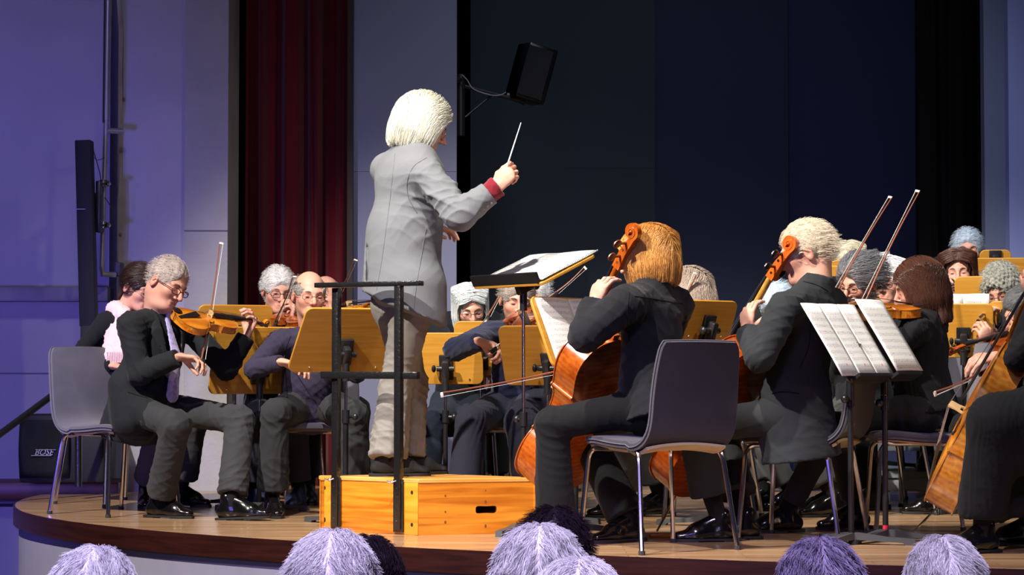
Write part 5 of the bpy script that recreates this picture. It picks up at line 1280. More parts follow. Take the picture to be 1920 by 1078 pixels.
S.cap(hp + upc * .10, nk - upc * .15, .165, .182, k=.06, flat=(tuple(fwc), .85)); S.cap(nk - upc * .13, nk - upc * .05, .178, .11, k=.06, flat=(tuple(fwc), .75))
S.cap(J['sL'] * .85 + J['sR'] * .15 , J['sR'] * .85 + J['sL'] * .15, .072, k=.06); S.cap(nk - upc * .01, J['sR'] * .8 + nk * .2, .055, .055, k=.05); S.cap(nk - upc * .01, J['sL'] * .8 + nk * .2, .055, .055, k=.05)
hem_c = q(748, 568, Yc); dn_ = U(q(753, 590, Yc) - q(760, 420, Yc)); hn = U(dn_ + Vector((-.38, 0, 0)))
S.cap(q(752, 440, Yc), q(748, 640, Yc), .182, .205, k=.05, flat=(tuple(fwc), .85), cuts=[(q(748, 575, Yc), tuple(hn))])
hj_ = [(q(748, 575, Yc), tuple(hn))]; S.cap(q(775, 540, Yc - .07), q(772, 610, Yc - .07), .15, .16, k=.05, cuts=hj_)
S.bx(q(685, 492, Yc - .15), (.005, .13, .085), sub=True)
S.cap(J['sR'], J['eR'], .072, .066, k=.035); S.cap(J['eR'], J['wR'], .066, .052, k=.025, cuts=[(q(918, 362, Yc - .3), tuple(U(J['wR'] - J['eR'])))])
S.cap(J['sL'], J['eL'], .070, .062, k=.035); S.cap(J['eL'], J['wL'], .06, .05, k=.025, cuts=[(J['wL'] - Vector((.03, 0, 0)), (1, 0, 0))])
S.cap(nk - upc * .02, nk + upc * .03, .085, .072, k=.025, cuts=[(nk + upc * .03, tuple(upc))])
V, Q = S.mesh(.0065)
V = wrinkle(V, Q, .0105, 77, [J['eR'], J['sR'] - ZUP * .03, J['sR'] * .5 + J['eR'] * .5, q(790, 420, Yc - .1)], freq=42, base=.10)
jo = link('suit_jacket', mesh_from('suit_jacket', V, Q), suit_light, RC, True)
# centre back vent, pocket flap, sleeve buttons, cuff
cf = SDF(); dr = U(J['wR'] - J['eR']); cf.cap(J['wR'] - dr * .05, J['wR'] + dr * .012, .044, .050, k=.01, cuts=[(J['wR'] + dr * .012, tuple(dr))]); V, Q = cf.mesh(.006); V = wrinkle(V, Q, .004, 5, [], freq=90, base=.8); tag(link('shirt_cuff', mesh_from('cuff', V, Q), cloth('shirt_burgundy', '7c0f24', sheen=.3), RC, True), 'burgundy shirt cuff')
cf = SDF(); cf.cap(nk + upc * .0, nk + upc * .055 + fwc * .01, .072, .066, k=.01, cuts=[(nk + upc * .055, tuple(upc))]); V, Q = cf.mesh(.008); tag(link('shirt_collar', mesh_from('collar', V, Q), cloth('shirt_burgundy', '7c0f24'), RC, True), 'dark burgundy shirt collar')
bt = MB()
for k in range(4):
    p_ = J['wR'] - dr * (.06 + .022 * k) - Vector((0, .0, 0)); n_ = U(Vector((.25, -.6, -.75)) - dr * Vector((.25, -.6, -.75)).dot(dr)); bt.ball(p_ + n_ * .054, .007, n=8)
bt.build('sleeve_button', mat('button_horn', (.35, .28, .2), .3), RC, True)
baton = empty('baton', q(944, 330, Yc - .31), 0, 'white conducting baton raised in the conductor\'s right hand', 'baton'); o0 = wloc(baton)
m = MB(); m.tube([q(940, 345, Yc - .31) - o0, q(977, 230, Yc - .30) - o0], [.0045, .002], 8); m.build('stick', mat('baton_white', (.75, .77, .75), .5), baton)
m = MB(); m.tube([q(934, 362, Yc - .31) - o0, q(938, 350, Yc - .31) - o0, q(941, 342, Yc - .31) - o0], [.008, .011, .006], 10); m.build('grip', mat('cork', (.5, .33, .17), .8), baton)

# ---- woman with the pale grey bob
J = sit(xw(868, 11.7), 11.7, -100, lean=10); J.update(neck=q(880, 625, 11.6), hc=q(882, 578, 11.5), hyaw=-80, pitch=20, roll=-4)
J.update(wR=q(900, 690, 11.2), wL=q(915, 640, 11.2), kR=q(812, 795, 11.25), kL=q(880, 800, 11.25), aR=ank(800, 11.2), aL=ank(890, 11.25))
person('woman with a pale grey bob and thin glasses, seated just right of the conductor', J, dict(kind='jacket', name='jacket', mat=cloth('jacket_ink', '10141c'), girth=.95), LEG(jeans_navy, g=1.05), 'dull',
    hair=dict(style='bob', name='silver', col='c5ccd2', thick=.012, n=3000, L=.20, cut=-.115, w=-.006, seed=13, rad=.0010, part=.0, face=1.05), glasses=THIN, head=dict(s=.96, nr=.05), res=.009, hr=.0042)
bow(q(905, 606, 11.0), q(937, 545, 11.1), Vector((1, 0, 0)), 'bow slanting up beside the woman with the pale grey bob', L=.34)
chair(xw(868, 11.85), 11.85, -100, 'grey chair of the woman with the pale grey bob')
# ---- man in the navy shirt
J = sit(xw(970, 11.05), 11.05, -112, lean=6); J.update(neck=q(975, 612, 10.95), hc=q(970, 562, 10.85), hyaw=-82, pitch=14, roll=4)
J.update(sR=q(915, 628, 10.85), sL=q(1022, 625, 11.05), eR=q(853, 655, 10.55), wR=q(898, 640, 10.38), eL=q(1040, 690, 10.7), wL=q(1012, 640, 10.5))
J.update(kR=q(884, 790, 10.55), kL=q(975, 792, 10.6), aR=ank(868, 10.5), aL=ank(1000, 10.6), tR=dirv(-110), tL=dirv(-90))
person('man in a navy shirt drawing a bow across his violin, seated behind the score stand', J, dict(kind='shirt', mat=shirt_navy, girth=.98, sleeve=1.15, collar=.03), LEG(trouser_pin, g=1.1, hem=.09), 'dull',
    hair=dict(style='short', name='greyblond', col='9b9189', thick=.012, n=800, L=.035, seed=15), head=dict(s=1.04, red=.6),
    hands=dict(R=dict(d=U(Vector((.85, -.3, -.25))), n=U(Vector((-.2, -.3, -1))), curl=(.75, .8, .85, .9), thumb=.6, s=1.08), L=dict(d=U(Vector((0, -.2, .9))), n=Vector((-.9, 0, 0)), curl=(.8, .8, .8, .8))), res=.008, hr=.0038, amp=.006)
instrument('violin', q(978, 588, 10.78), q(1000, 625, 10.25), Vector((-.4, -.25, .9)), 'violin at the shoulder of the man in the navy shirt', DKVARN, 'violins and violas')
bow(q(921, 665, 10.22), q(1040, 580, 10.6), Vector((0, .2, 1)), 'bow in the hand of the man in the navy shirt', L=.62)
chair(xw(955, 11.08), 11.12, -105, 'grey upholstered chair under the man in the navy shirt')
# ---- hidden white head behind him
J = sit(xw(1000, 12.3), 12.3, -100); J.update(neck=q(1006, 600, 12.2), hc=q(1003, 558, 12.1), hyaw=-100)
J.update(wR=q(1010, 600, 11.8), wL=q(1050, 620, 11.9))
person('white-haired player mostly hidden behind the man in the navy shirt', J, dict(kind='shirt', mat=shirt_black), LEG(trouser_black), 'dull', hair=dict(style='short', name='white', col='cfcdd0', thick=.016, n=300), res=.013, hr=.006)
bow(q(1030, 556, 11.8), q(1078, 515, 11.8), Vector((1, 0, 0)), 'bow showing under the right corner of the conductor score', L=.26)
chair(xw(1000, 12.5), 12.5, -100, 'grey chair of the hidden white-haired player')

# ---- cellist woman, blonde, seen from behind
Y2_ = 8.72
J = sit(xw(1205, Y2_), Y2_, 152, lean=4); J.update(hip=q(1222, 762, Y2_ - .02), neck=q(1222, 532, Y2_ - .02), hc=q(1212, 486, Y2_ + .03), hyaw=150, pitch=8, roll=-6)
J.update(sL=q(1172, 570, Y2_ - .2), sR=q(1266, 572, Y2_ + .12), eL=q(1098, 628, Y2_ - .22), wL=q(1112, 572, Y2_ - .12), wR=q(1110, 700, Y2_ + .35), eR=q(1230, 680, Y2_ + .38))
J.update(kL=q(1035, 795, Y2_ + .0), kR=q(1090, 800, Y2_ + .38), aL=ank(1042, Y2_ + .03), aR=ank(1178, 8.98), tL=dirv(200), tR=dirv(215))
person('blonde cellist in a black mesh blouse seen from behind, seated right of the podium', J, dict(kind='blouse', name='blouse', mat=cloth('blouse_mesh', '13141a', sheen=.1, var=.3), girth=1.02, sleeve=1.22, collar=.03, short=.0, hem=.05), LEG(trouser_black, g=.98, hem=.085, end=.03), 'leather',
    hair=dict(style='bob', name='blonde', col='c08a48', thick=.018, n=2200, L=.2, cut=-.105, w=.004, seed=17, rad=.0007), head=dict(s=1.0),
    hands=dict(L=dict(d=U(Vector((.32, 0, .85))), n=U(Vector((.6, .6, -.1))), curl=(.5, .6, .6, .65), thumb=.7, spread=.1), R=dict(d=U(Vector((-.8, .3, -.3))), n=-ZUP)), res=.0075, hr=.0038, amp=.005)
chair(xw(1228, 8.64), 8.64, 122, 'dark-backed chair of the blonde cellist, right of the podium', kind='dark')
cA = q(1040, 890, 9.12); cB = q(1200, 447, 8.60)
cA = cB - U(cB - cA) * 1.20
ce = instrument('cello', cA, cB, Vector((-.70, .66, .25)), 'red-brown cello played by the blonde cellist', CVARN, 'cellos', black_pegs=False)
endpin(ce, (cA.x - .05, cA.y + .12, 0.0))
bow(q(1125, 676, 9.05), q(928, 716, 8.9), Vector((-.2, -.1, -1)), 'cello bow of the blonde cellist crossing the score stand pole', L=.72)

# ---- cellist man, white hair, dark suit, from behind
Y3 = 9.0
J = sit(xw(1500, Y3), Y3, 158, lean=8); J.update(hip=q(1478, 778, Y3), neck=q(1532, 530, Y3), hc=q(1510, 476, Y3 + .03), hyaw=172, pitch=14, roll=-4)
J.update(sL=q(1470, 580, Y3 - .2), sR=q(1560, 570, Y3 + .16), eL=q(1425, 670, Y3 - .26), wL=q(1400, 622, Y3 - .05), wR=q(1360, 740, Y3 + .3), eR=q(1460, 700, Y3 + .4))
J.update(kL=q(1300, 795, Y3 - .02), kR=q(1345, 800, Y3 + .30), aL=ank(1345, 8.98), aR=ank(1392, 9.10), tL=dirv(186), tR=dirv(190), hemdir=U(Vector((.12, 0, -1))))
J['kL'] = q(1302, 800, Y3 - .06)
person('white-haired cellist in a dark suit seen from behind, left hand high on the cello neck', J, dict(kind='jacket', mat=suit_grey, girth=1.05, sleeve=1.1, hem=.19, short=.02, collar=.03, freq=48), LEG(trouser_dark, hem=.10, end=.12), 'leather',
    hair=dict(style='short', name='whiteblond', col='cdbfa9', thick=.009, n=1800, L=.028, seed=19, lift=.0), glasses=GOLD, head=dict(s=1.08, red=.7, nr=.06),
    hands=dict(L=dict(d=U(Vector((.05, .1, 1))), n=U(Vector((.75, .6, .1))), curl=(.5, .6, .6, .6), thumb=1.0, spread=.08), R=dict(d=U(Vector((-.8, .3, -.3))), n=-ZUP)), res=.0075, hr=.0036, amp=.0045)
chair(xw(1498, 9.13), 9.13, 156, 'dark-backed chair under the white-haired cellist in the dark suit', kind='dark')
cB = q(1498, 462, 8.93); cA0 = q(1300, 865, 9.32); cA = cB - U(cB - cA0) * 1.22
ce = instrument('cello', cA, cB, Vector((-.70, .66, .30)), 'orange cello played by the white-haired man in the dark suit', CVARN2, 'cellos', neckc=('b8862c', 'd8ac54'))
endpin(ce, q(1232, 995, 9.2) * 1.0)
es = empty('endpin_stop', (xw(1240, 9.3), 9.22, 0), rad(5), 'orange wooden endpin rest lying on the stage floor', 'endpin rest'); m = MB(); m.box((0, 0, .008), (.12, .05, .016), None, .003); m.build('board', grain('podium_pine', '', ''), es); m = MB(); m.tube([(.06, 0, .01), (.1, .01, .008), (.12, .03, .006)], .003, 6); m.build('strap', mat('strap_white', (.6, .6, .6), .6), es)

# ---- grey-haired player behind the blonde cellist
J = sit(xw(1290, 10.3), 10.3, 170, lean=6); J.update(neck=q(1296, 612, 10.3), hc=q(1288, 558, 10.25), hyaw=150, pitch=12)
J.update(wL=q(1240, 600, 10.0), wR=q(1230, 650, 10.5), kL=q(1175, 800, 10.2), kR=q(1200, 800, 10.6), aL=ank(1165, 10.5), aR=ank(1235, 10.7), tL=dirv(205), tR=dirv(-150))
person('ash-blond player seen from behind, seated beyond the blonde cellist', J, dict(kind='jacket', mat=suit_black), LEG(trouser_grey, hem=.09, end=.09), 'leather',
    hair=dict(style='bob', name='ash', col='a8998c', thick=.018, n=2500, L=.13, cut=-.085, seed=21, rad=.0009), res=.010, hr=.005)
bow(q(1255, 640, 10.2), q(1306, 516, 10.1), Vector((-1, 0, 0)), 'bow tip rising above the ash-blond player beyond the blonde cellist', L=.36)
chair(xw(1330, 10.32), 10.32, 170, 'grey chair of the ash-blond player beyond the blonde cellist')
# ---- pale-haired player in the gap
J = sit(xw(1470, 11.4), 11.4, -140, lean=6); J.update(neck=q(1468, 625, 11.4), hc=q(1460, 578, 11.3), hyaw=-125, pitch=30)
J.update(wR=q(1430, 640, 11.2), wL=q(1420, 650, 11.0), aR=ank(1430, 11.0), aL=ank(1480, 11.0))
person('pale blue-grey haired player peeking out left of the white-haired cellist', J, dict(kind='shirt', mat=shirt_black), LEG(jeans_grey), 'leather', hair=dict(style='short', name='bluegrey', col='b4c2d2', thick=.016, n=500, L=.04, seed=23), res=.011, hr=.0055)
chair(xw(1480, 11.5), 11.5, -140, 'grey chair of the pale blue-grey haired player')
# ---- bearded violist
J = sit(xw(1612, 10.75), 10.75, -172, lean=6); J.update(neck=q(1622, 592, 10.75), hc=q(1610, 529, 10.68), hyaw=-138, pitch=20, roll=6)
J.update(wL=q(1560, 610, 10.3), wR=q(1575, 660, 10.6), kR=q(1520, 800, 10.9), kL=q(1500, 800, 10.6), aR=ank(1560, 10.9), aL=ank(1560, 10.5), tL=dirv(-160), tR=dirv(-170))
person('bearded man with grey hair and glasses playing viola, behind the white-haired cellist', J, dict(kind='jacket', mat=suit_black), LEG(jeans_grey, hem=.085, end=.08), 'leather',
    hair=dict(style='short', name='salt_pepper', col='6e6e72', thick=.020, n=2200, L=.07, seed=25, rad=.0009, face=1.12, beard=('beard_white', 'c4c0ba')), glasses=DARK, head=dict(s=1.04, red=.7, nose=1.15, beard=(.5, .5, .5)), brow='4a4644', res=.009, hr=.004)
instrument('viola', q(1622, 570, 10.5), q(1540, 612, 10.1), Vector((-.25, -.25, .85)), 'orange viola of the bearded man', VARN, 'violins and violas')
bow(q(1560, 566, 10.2), q(1666, 381, 10.45), Vector((-.9, 0, -.5)), 'left and darker of the two long bows crossing the dark back wall', L=.68)
chair(xw(1640, 10.8), 10.8, -172, 'grey chair of the bearded violist')
# ---- woman with long brown hair and ribbed sweater
Y4 = 9.4
J = sit(xw(1720, Y4), Y4, 172, lean=4); J.update(hip=q(1722, 770, Y4), neck=q(1738, 592, Y4), hc=q(1722, 540, Y4 + .02), hyaw=168, pitch=14, roll=8)
J.update(sL=q(1712, 620, Y4 - .18), sR=q(1752, 612, Y4 + .18), eL=q(1650, 690, Y4 - .18), wL=q(1605, 628, Y4 - .1), wR=q(1640, 660, Y4 + .3))
J.update(kL=q(1560, 800, Y4 - .02), kR=q(1570, 800, Y4 + .2), aL=ank(1472, 9.5), aR=ank(1600, 9.7), tL=dirv(190), tR=dirv(200))
person('woman with straight brown hair and black ribbed sweater playing violin behind the open music folders', J, dict(kind='sweater', name='sweater', mat=black_knit, girth=.92, hem=.03, rib=(1, .3, 0), ribf=420), LEG(cloth('jeans_black', '2b2c30'), g=.88, hem=.052, end=.06), 'leather',
    hair=dict(style='bob', name='brown', col='4b3026', thick=.013, n=4000, L=.27, cut=-.165, w=-.004, seed=27, rad=.0008, part=0, long=True), head=dict(s=.98, nr=.05), res=.0085, hr=.004)
instrument('violin', q(1716, 580, 9.30), q(1572, 592, 9.15), Vector((-.12, -.22, .95)), 'orange violin held by the woman in the ribbed sweater', VARN, 'violins and violas')
bow(q(1612, 590, 9.3), q(1718, 371, 9.55), Vector((-.9, 0, -.5)), 'right and paler of the two long bows crossing the dark back wall', L=.70)
chair(xw(1716, 9.36), 9.36, 176, 'grey upholstered chair under the woman in the ribbed sweater')
# ---- woman with white hair and dark glasses
J = sit(xw(1670, 11.5), 11.5, -150, lean=6); J.update(neck=q(1676, 590, 11.5), hc=q(1666, 530, 11.4), hyaw=-122, pitch=6)
J.update(wL=q(1630, 640, 11.1), wR=q(1620, 650, 11.3), aR=ank(1640, 11.2), aL=ank(1640, 11.0))
person('white-haired woman with dark-framed glasses half hidden by the brown-haired violinist', J, dict(kind='shirt', mat=shirt_black, girth=.9), LEG(trouser_black), 'dull', hair=dict(style='bob', name='white', col='cfcdd0', thick=.016, n=2000, L=.12, cut=-.08, seed=29, rad=.001), glasses=DARK, res=.011, hr=.0045)
chair(xw(1690, 11.5), 11.55, -150, 'grey chair of the white-haired woman with dark-framed glasses')
# ---- blonde far woman
J = sit(xw(1596, 12.6), 12.6, -120, z=.36, lean=6); J.update(neck=q(1598, 545, 12.6), hc=q(1590, 498, 12.5), hyaw=-110, pitch=18)
J.update(wL=q(1560, 600, 12.2), wR=q(1550, 600, 12.3))
person('ash-blonde woman in the rear row beside the upright white sheet', J, dict(kind='shirt', mat=shirt_black, girth=.9), LEG(trouser_black), 'dull', hair=dict(style='bob', name='paleblonde', col='c4bca4', thick=.016, n=900, L=.18, cut=-.11, seed=31, rad=.0009, part=.0, face=.95), res=.013, hr=.005)
chair(xw(1600, 12.75), 12.8, -120, 'grey chair of the ash-blonde woman in the rear row', z=.36)
# ---- brown-haired flutist
J = sit(xw(1810, 12.0), 12.05, -112, z=.17, lean=4); J.update(neck=q(1805, 572, 12.0), hc=q(1797, 512, 11.92), hyaw=-104, pitch=0, roll=-3)
J.update(wR=q(1772, 556, 11.65), wL=q(1790, 560, 11.6), pR=Vector((-.6, -.3, -1)), pL=Vector((.6, 0, -1)))
person('woman with long brown hair playing a silver flute in the rear row', J, dict(kind='shirt', mat=cloth('blouse_ink', '14161e'), girth=.88), LEG(trouser_black), 'dull', hair=dict(style='bob', name='chestnut', col='4a2c22', thick=.016, n=2500, L=.26, cut=-.15, seed=33, rad=.0009, face=1.0, part=.0, long=True), head=dict(s=.98), res=.010, hr=.0042,
    hands=dict(R=dict(d=U(Vector((-.1, -.1, .9))), n=Vector((.3, .9, 0)), curl=(.8, .8, .8, .8)), L=dict(d=U(Vector((-.2, -.1, .9))), n=Vector((.3, -.9, 0)), curl=(.8, .8, .8, .8))))
flute(q(1806, 530, 11.74), q(1768, 545, 11.22), 'silver flute of the brown-haired woman in the rear row')
chair(xw(1815, 12.1), 12.1, -112, 'grey chair of the brown-haired flutist', z=.17)
# ---- grey-haired man at the back
J = sit(xw(1815, 12.85), 12.85, -95, z=.36, lean=4); J.update(neck=q(1818, 518, 12.8), hc=q(1814, 470, 12.7), hyaw=-100, pitch=2)
J.update(wR=q(1790, 560, 12.5), wL=q(1830, 560, 12.5))
person('grey-haired man at the very back right behind the wooden desks', J, dict(kind='shirt', mat=shirt_black), LEG(trouser_black), 'dull', hair=dict(style='short', name='bluegrey', col='b4c2d2', thick=.013, n=700, L=.035, seed=35, rad=.0008), head=dict(s=1.04), brow='7a7a7c', res=.013, hr=.0045)
chair(xw(1815, 13.0), 13.0, -95, 'grey chair of the grey-haired man at the very back', z=.36)
# ---- curly flutist
J = sit(xw(1895, 11.55), 11.55, -125, lean=8); J.update(neck=q(1905, 595, 11.45), hc=q(1878, 545, 11.3), hyaw=-122, pitch=24, roll=-10)
J.update(wR=q(1845, 606, 11.0), wL=q(1880, 592, 11.0), pR=Vector((-.6, -.3, -1)))
person('woman with curly grey hair and glasses playing a silver flute at right', J, dict(kind='shirt', mat=shirt_navy, girth=.92), LEG(trouser_black), 'dull', hair=dict(style='curly', name='curly', col='9a9a90', thick=.030, n=900, L=.05, seed=37, rad=.0008), glasses=GOLD, head=dict(s=.98), res=.010, hr=.0042)
flute(q(1872, 568, 11.12), q(1834, 602, 10.72), 'silver flute pointing down from the curly-haired woman')
chair(xw(1905, 11.7), 11.7, -125, 'grey chair of the curly-haired flutist')
# ---- violist hidden behind the right cello
J = sit(xw(1925, 10.75), 10.75, -178, lean=4); J.update(neck=q(1930, 615, 10.75), hc=q(1920, 588, 10.7), hyaw=-165, pitch=20)
J.update(wL=q(1852, 652, 10.2), wR=q(1870, 700, 10.6), aR=ank(1780, 10.9), aL=ank(1760, 10.7), kR=q(1820, 800, 10.9), kL=q(1810, 800, 10.6))
person('grey-haired violist at the right edge, hand at the viola scroll', J, dict(kind='shirt', mat=shirt_black), LEG(trouser_black), 'leather', hair=dict(style='short', name='steelgrey', col='5c5d60', thick=.016, n=600, L=.04, seed=39), res=.010, hr=.0045,
    hands=dict(L=dict(d=U(Vector((-.2, -.2, .9))), n=U(Vector((-.4, .8, 0))), curl=(.8, .8, .8, .8))))
instrument('viola', q(1950, 628, 10.4), q(1822, 652, 10.1), Vector((-.15, -.45, .85)), 'viola with dark scroll in front of the right-hand desks', DKVARN, 'violins and violas')
chair(xw(1960, 10.75), 10.75, -178, 'grey chair of the violist at the right edge')
# ---- cellist cut by the right frame edge
Y5 = 8.45
J = sit(xw(2080, Y5), Y5 + .02, 160, lean=6); J.update(hip=q(2060, 755, Y5), neck=q(2060, 545, Y5), hc=q(2045, 490, Y5))
J.update(kL=q(1868, 795, Y5 - .08), kR=q(1900, 790, Y5 + .45), aL=ank(1838, 8.42), aR=ank(1925, 8.78), tL=dirv(205), tR=dirv(170), sL=q(2000, 590, Y5 - .2), sR=q(2100, 590, Y5 + .15), wL=q(1945, 560, Y5 + .0), wR=q(1868, 668, Y5 + .55), eR=q(1990, 690, Y5 + .5))
def sk(S):
    S.cap(J['hip'], J['kL'] + Vector((0, 0, .01)), .13, .105, k=.05); S.cap(J['hip'], J['kR'], .13, .11, k=.06); S.cap(J['kL'], J['aL'] + ZUP * .10, .105, .095, k=.05, cuts=[(J['aL'] + ZUP * .05 + Vector((0, 0, 0)), (0, 0, -1))])
    S.cap(J['kL'] * .5 + J['kR'] * .5, J['aL'] * .6 + J['aR'] * .4 + ZUP * .10, .10, .12, k=.08, cuts=[(J['aL'] + ZUP * .05, (0, 0, -1))]); S.cap(J['kL'] * .5 + J['hip'] * .5, J['kR'] * .5 + J['hip'] * .5, .11, k=.06)
    S.cap(J['kR'], J['aR'] + ZUP * .12, .10, .10, k=.05, cuts=[(J['aL'] + ZUP * .05, (0, 0, -1))]); S.cap(J['hip'] - ZUP * .02, J['kL'] * .7 + J['hip'] * .3 - ZUP * .12, .12, .1, k=.08)
person('cellist in a long black ribbed skirt, cut off by the right edge', J, dict(kind='shirt', mat=shirt_black), LEG(black_knit, g=.8), 'leather', hair=dict(style='short', name='brown', col='4b3026'), skirt=sk, res=.0085, hr=.005,
    hands=dict(L=dict(d=U(Vector((-.35, 0, .9))), n=U(Vector((.3, .8, 0))), curl=(.6, .7, .7, .7)), R=dict(d=U(Vector((-.75, -.3, -.1))), n=U(Vector((-.1, .4, -1))), curl=(.5, .5, .55, .6), s=1.05)))
cB = q(2005, 470, 8.38); cA0 = q(1775, 925, 8.85); cA = cB - U(cB - cA0) * 1.20
ce = instrument('cello', cA, cB, Vector((-.92, .38, .10)), 'golden-brown cello leaning at the right edge of the picture', CVARN3, 'cellos')
endpin(ce, q(1706, 1004, 9.15))
bow(q(1850, 690, 8.9), q(1740, 740, 8.7), Vector((-.2, -.1, -1)), 'cello bow held at the right edge of the picture', L=.33)
chair(xw(2105, Y5), Y5 + .02, 160, 'chair of the cellist with the ribbed skirt, at the right edge', kind='dark')

# ================================================================ music stands
def st_at(pxc, py_low, Y, yaw, tilt, label, w, h, base=None, **k):
    p = q(pxc, py_low, Y); return stand(p.x, Y, p.z, yaw, tilt, label, w=w, h=h, **k)
st_at(640, 697, 10.05, 110, 28, 'wooden music stand between the bald man and the steel rail', .26, .335, lower=.52, top=.215)
s_ = st_at(478, 738, 10.9, 115, 20, 'wooden music stand right of the suited violinist', .25, .36, lower=.50)
st_at(436, 660, 11.3, 110, 18, 'wooden music stand farther back between the two left violinists', .20, .26, lower=.5)
st_at(838, 720, 10.95, 85, 14, 'wooden music stand left of the navy-shirted man, nearest the conductor', .19, .27, lower=.5)
st_at(905, 704, 11.1, 80, 14, 'small wooden music stand behind the navy-shirted man\'s arm', .14, .29, lower=.5)
sp8 = st_at(1036, 722, 10.15, 68, 20, 'wooden music stand in front of the navy-shirted man', .24, .30, lower=.5)
# conductor's stand, desk almost flat, with the full score
cs = stand(xw(948, 9.4), 9.4, q(0, 537, 9.4).z, 217, 66, 'tall metal conductor stand right of the podium, desk tilted nearly flat', w=.26, h=.34, ledge='metal', lower=.52, group=None)
sheets(cs, 'open spiral-bound conductor score lying white under the spotlight', w=.50, h=.34, up0=.02, lift=.012, warp=.004, name='conductor_score')
Ms = Matrix.Translation(cs[0].location) @ Matrix.Rotation(cs[0].rotation_euler.z, 4, 'Z') @ cs[1]
csc = [o for o in bpy.data.objects if o.name.startswith('conductor_score')][0]; m = MB()
for i in range(34):
    c = Ms @ Vector((.252, .03 + i * .0098, .016)); e_ = Ms.to_3x3(); m.tube([c + e_ @ Vector((.006 * math.cos(a), 0, .006 * math.sin(a))) - csc.location for a in [k * PI / 4 for k in range(9)]], .0013, 4, caps=False)
m.build('spiral_binding', mat('spiral_black', (.02, .02, .02), .4), csc)['kind'] = 'stuff'
# cello desk with white page
cd = st_at(1104, 690, 9.35, -42, 24, 'wooden music stand with white music in front of the blonde cellist', .24, .34, lower=.5)
sheets(cd, 'blown-out white music pages on the blonde cellist\'s stand', w=.44, h=.31, up0=.018)
st_at(1316, 640, 9.9, 130, 20, 'wooden music stand seen from behind between the two cellists', .17, .20, lower=.55)
# two stands with folders at front right
fa = st_at(1626, 718, 8.78, -40, 33, 'front stand with open music folder, left of the front right pair', .15, .30, board='metal', lower=.62, group='front right music stands')
sheets(fa, 'open music with red pencil marks on the front right stand', w=.42, h=.355, up0=.014, lift=.03, dx=-.02, red=1, warp=.004, pages=3)
fb_ = st_at(1690, 714, 8.96, -40, 33, 'second pole stand with red tape ring, right of the front right pair', .12, .30, board='metal', lower=.60, group='front right music stands', red=True)
sheets(fb_, 'single folder sheet leaning right of the red-marked music', w=.22, h=.36, up0=.016, lift=.05, dx=.01, pages=1)
# background stands at right
for a in ((1562, 600, 12.0, -60, 'rear wooden music stand behind the bearded violist, left one', .22, .30, 75), (1640, 585, 12.0, 90, 'rear wooden music stand behind the bearded violist, right one', .24, .30, 80), (1560, 560, 11.4, 100, 'wooden music stand showing between the cellist and the bearded man', .20, .18, 80),
          (1866, 500, 12.35, 85, 'rear wooden music stand before the grey-haired man at the back', .09, .10, 80), (1872, 580, 12.2, 88, 'wide rear wooden music stand right of the brown-haired flutist', .19, .30, 85),
          (1848, 642, 11.35, 82, 'large wooden music stand in front of the brown-haired flutist', .15, .36, 70), (1892, 632, 10.95, 70, 'small wooden music stand before the curly-haired flutist', .095, .19, 60), (1806, 670, 10.9, 85, 'wooden music stand with black clamp left of the curly-haired flutist', .15, .28, 80)):
    st_ = st_at(a[0], a[1], a[2], a[7], 14, a[4], a[5], a[6], lower=.45, z=0 if a[2] < 11.6 else (.17 if a[2] < 12.36 else .36))
sheets(st_, 'white music standing above the desk with the black clamp at right', w=.26, h=.31)
ws = empty('sheet_music', q(1660, 490, 12.2), 0, 'upright white sheet on a rear desk right of the ash-blonde woman', 'sheet music')
m = MB(); m.add([q(1622, 500, 12.2) - wloc(ws), q(1648, 500, 12.15) - wloc(ws), q(1646, 474, 12.17) - wloc(ws), q(1619, 474, 12.22) - wloc(ws)], [[0, 1, 2, 3]]); m.add([q(1648, 500, 12.15) - wloc(ws), q(1672, 498, 12.22) - wloc(ws), q(1668, 470, 12.24) - wloc(ws), q(1646, 474, 12.17) - wloc(ws)], [[0, 1, 2, 3]])
o = m.build('page', mat('paper_plain', (.6, .62, .62), .7), ws); md = o.modifiers.new('s', 'SOLIDIFY'); md.thickness = .002

# ================================================================ audience heads in front
def listener(px, pytop, Y, hcol, name, label, style='short', yaw=88, s=1.0, n=3500, **k):
    top_ = q(px, pytop, Y); hc = top_ - ZUP * (.137 * s); x = hc.x
    f = yawv(yaw); l = Vector((-f.y, f.x, 0)); neck = hc - ZUP * .17 - f * .03; hip = neck - ZUP * .5
    J = dict(hip=hip, neck=neck, f=f, l=l, z=HF, h=1, hc=hc, hyaw=yaw, pitch=4, roll=0, sR=neck - ZUP * .05 - l * .18, sL=neck - ZUP * .05 + l * .18)
    J['wR'] = hip + f * .3 - l * .1; J['wL'] = hip + f * .3 + l * .1; J['kR'] = hip + f * .42 - l * .1; J['kL'] = hip + f * .42 + l * .1
    for a in 'RL': J['a' + a] = J['k' + a].copy(); J['a' + a].z = HF + .085; J['t' + a] = f.copy()
    h = dict(style=style, name=name, col=hcol, thick=.014, n=n, L=.060, seed=int(px), rad=.0006, lift=-.2); h.update(k)
    person(label, J, dict(kind='shirt', mat=cloth('coat_dark', '1d1b24')), LEG(trouser_black), 'dull', hair=h, head=dict(s=s, eyes=False), res=.016, hr=.0055)
    c = chair(x, Y - .05, yaw, 'hall chair of the ' + label, z=HF + 0, group='audience chairs')
    c['label'] = 'hall chair carrying the ' + label
listener(182, 1026, 5.0, 'efe8f2', 'aud_white', 'white-haired listener at the lower left, lowest head of the row')
listener(626, 995, 4.75, 'e6e0ee', 'aud_silver', 'silver-haired listener below the podium corner')
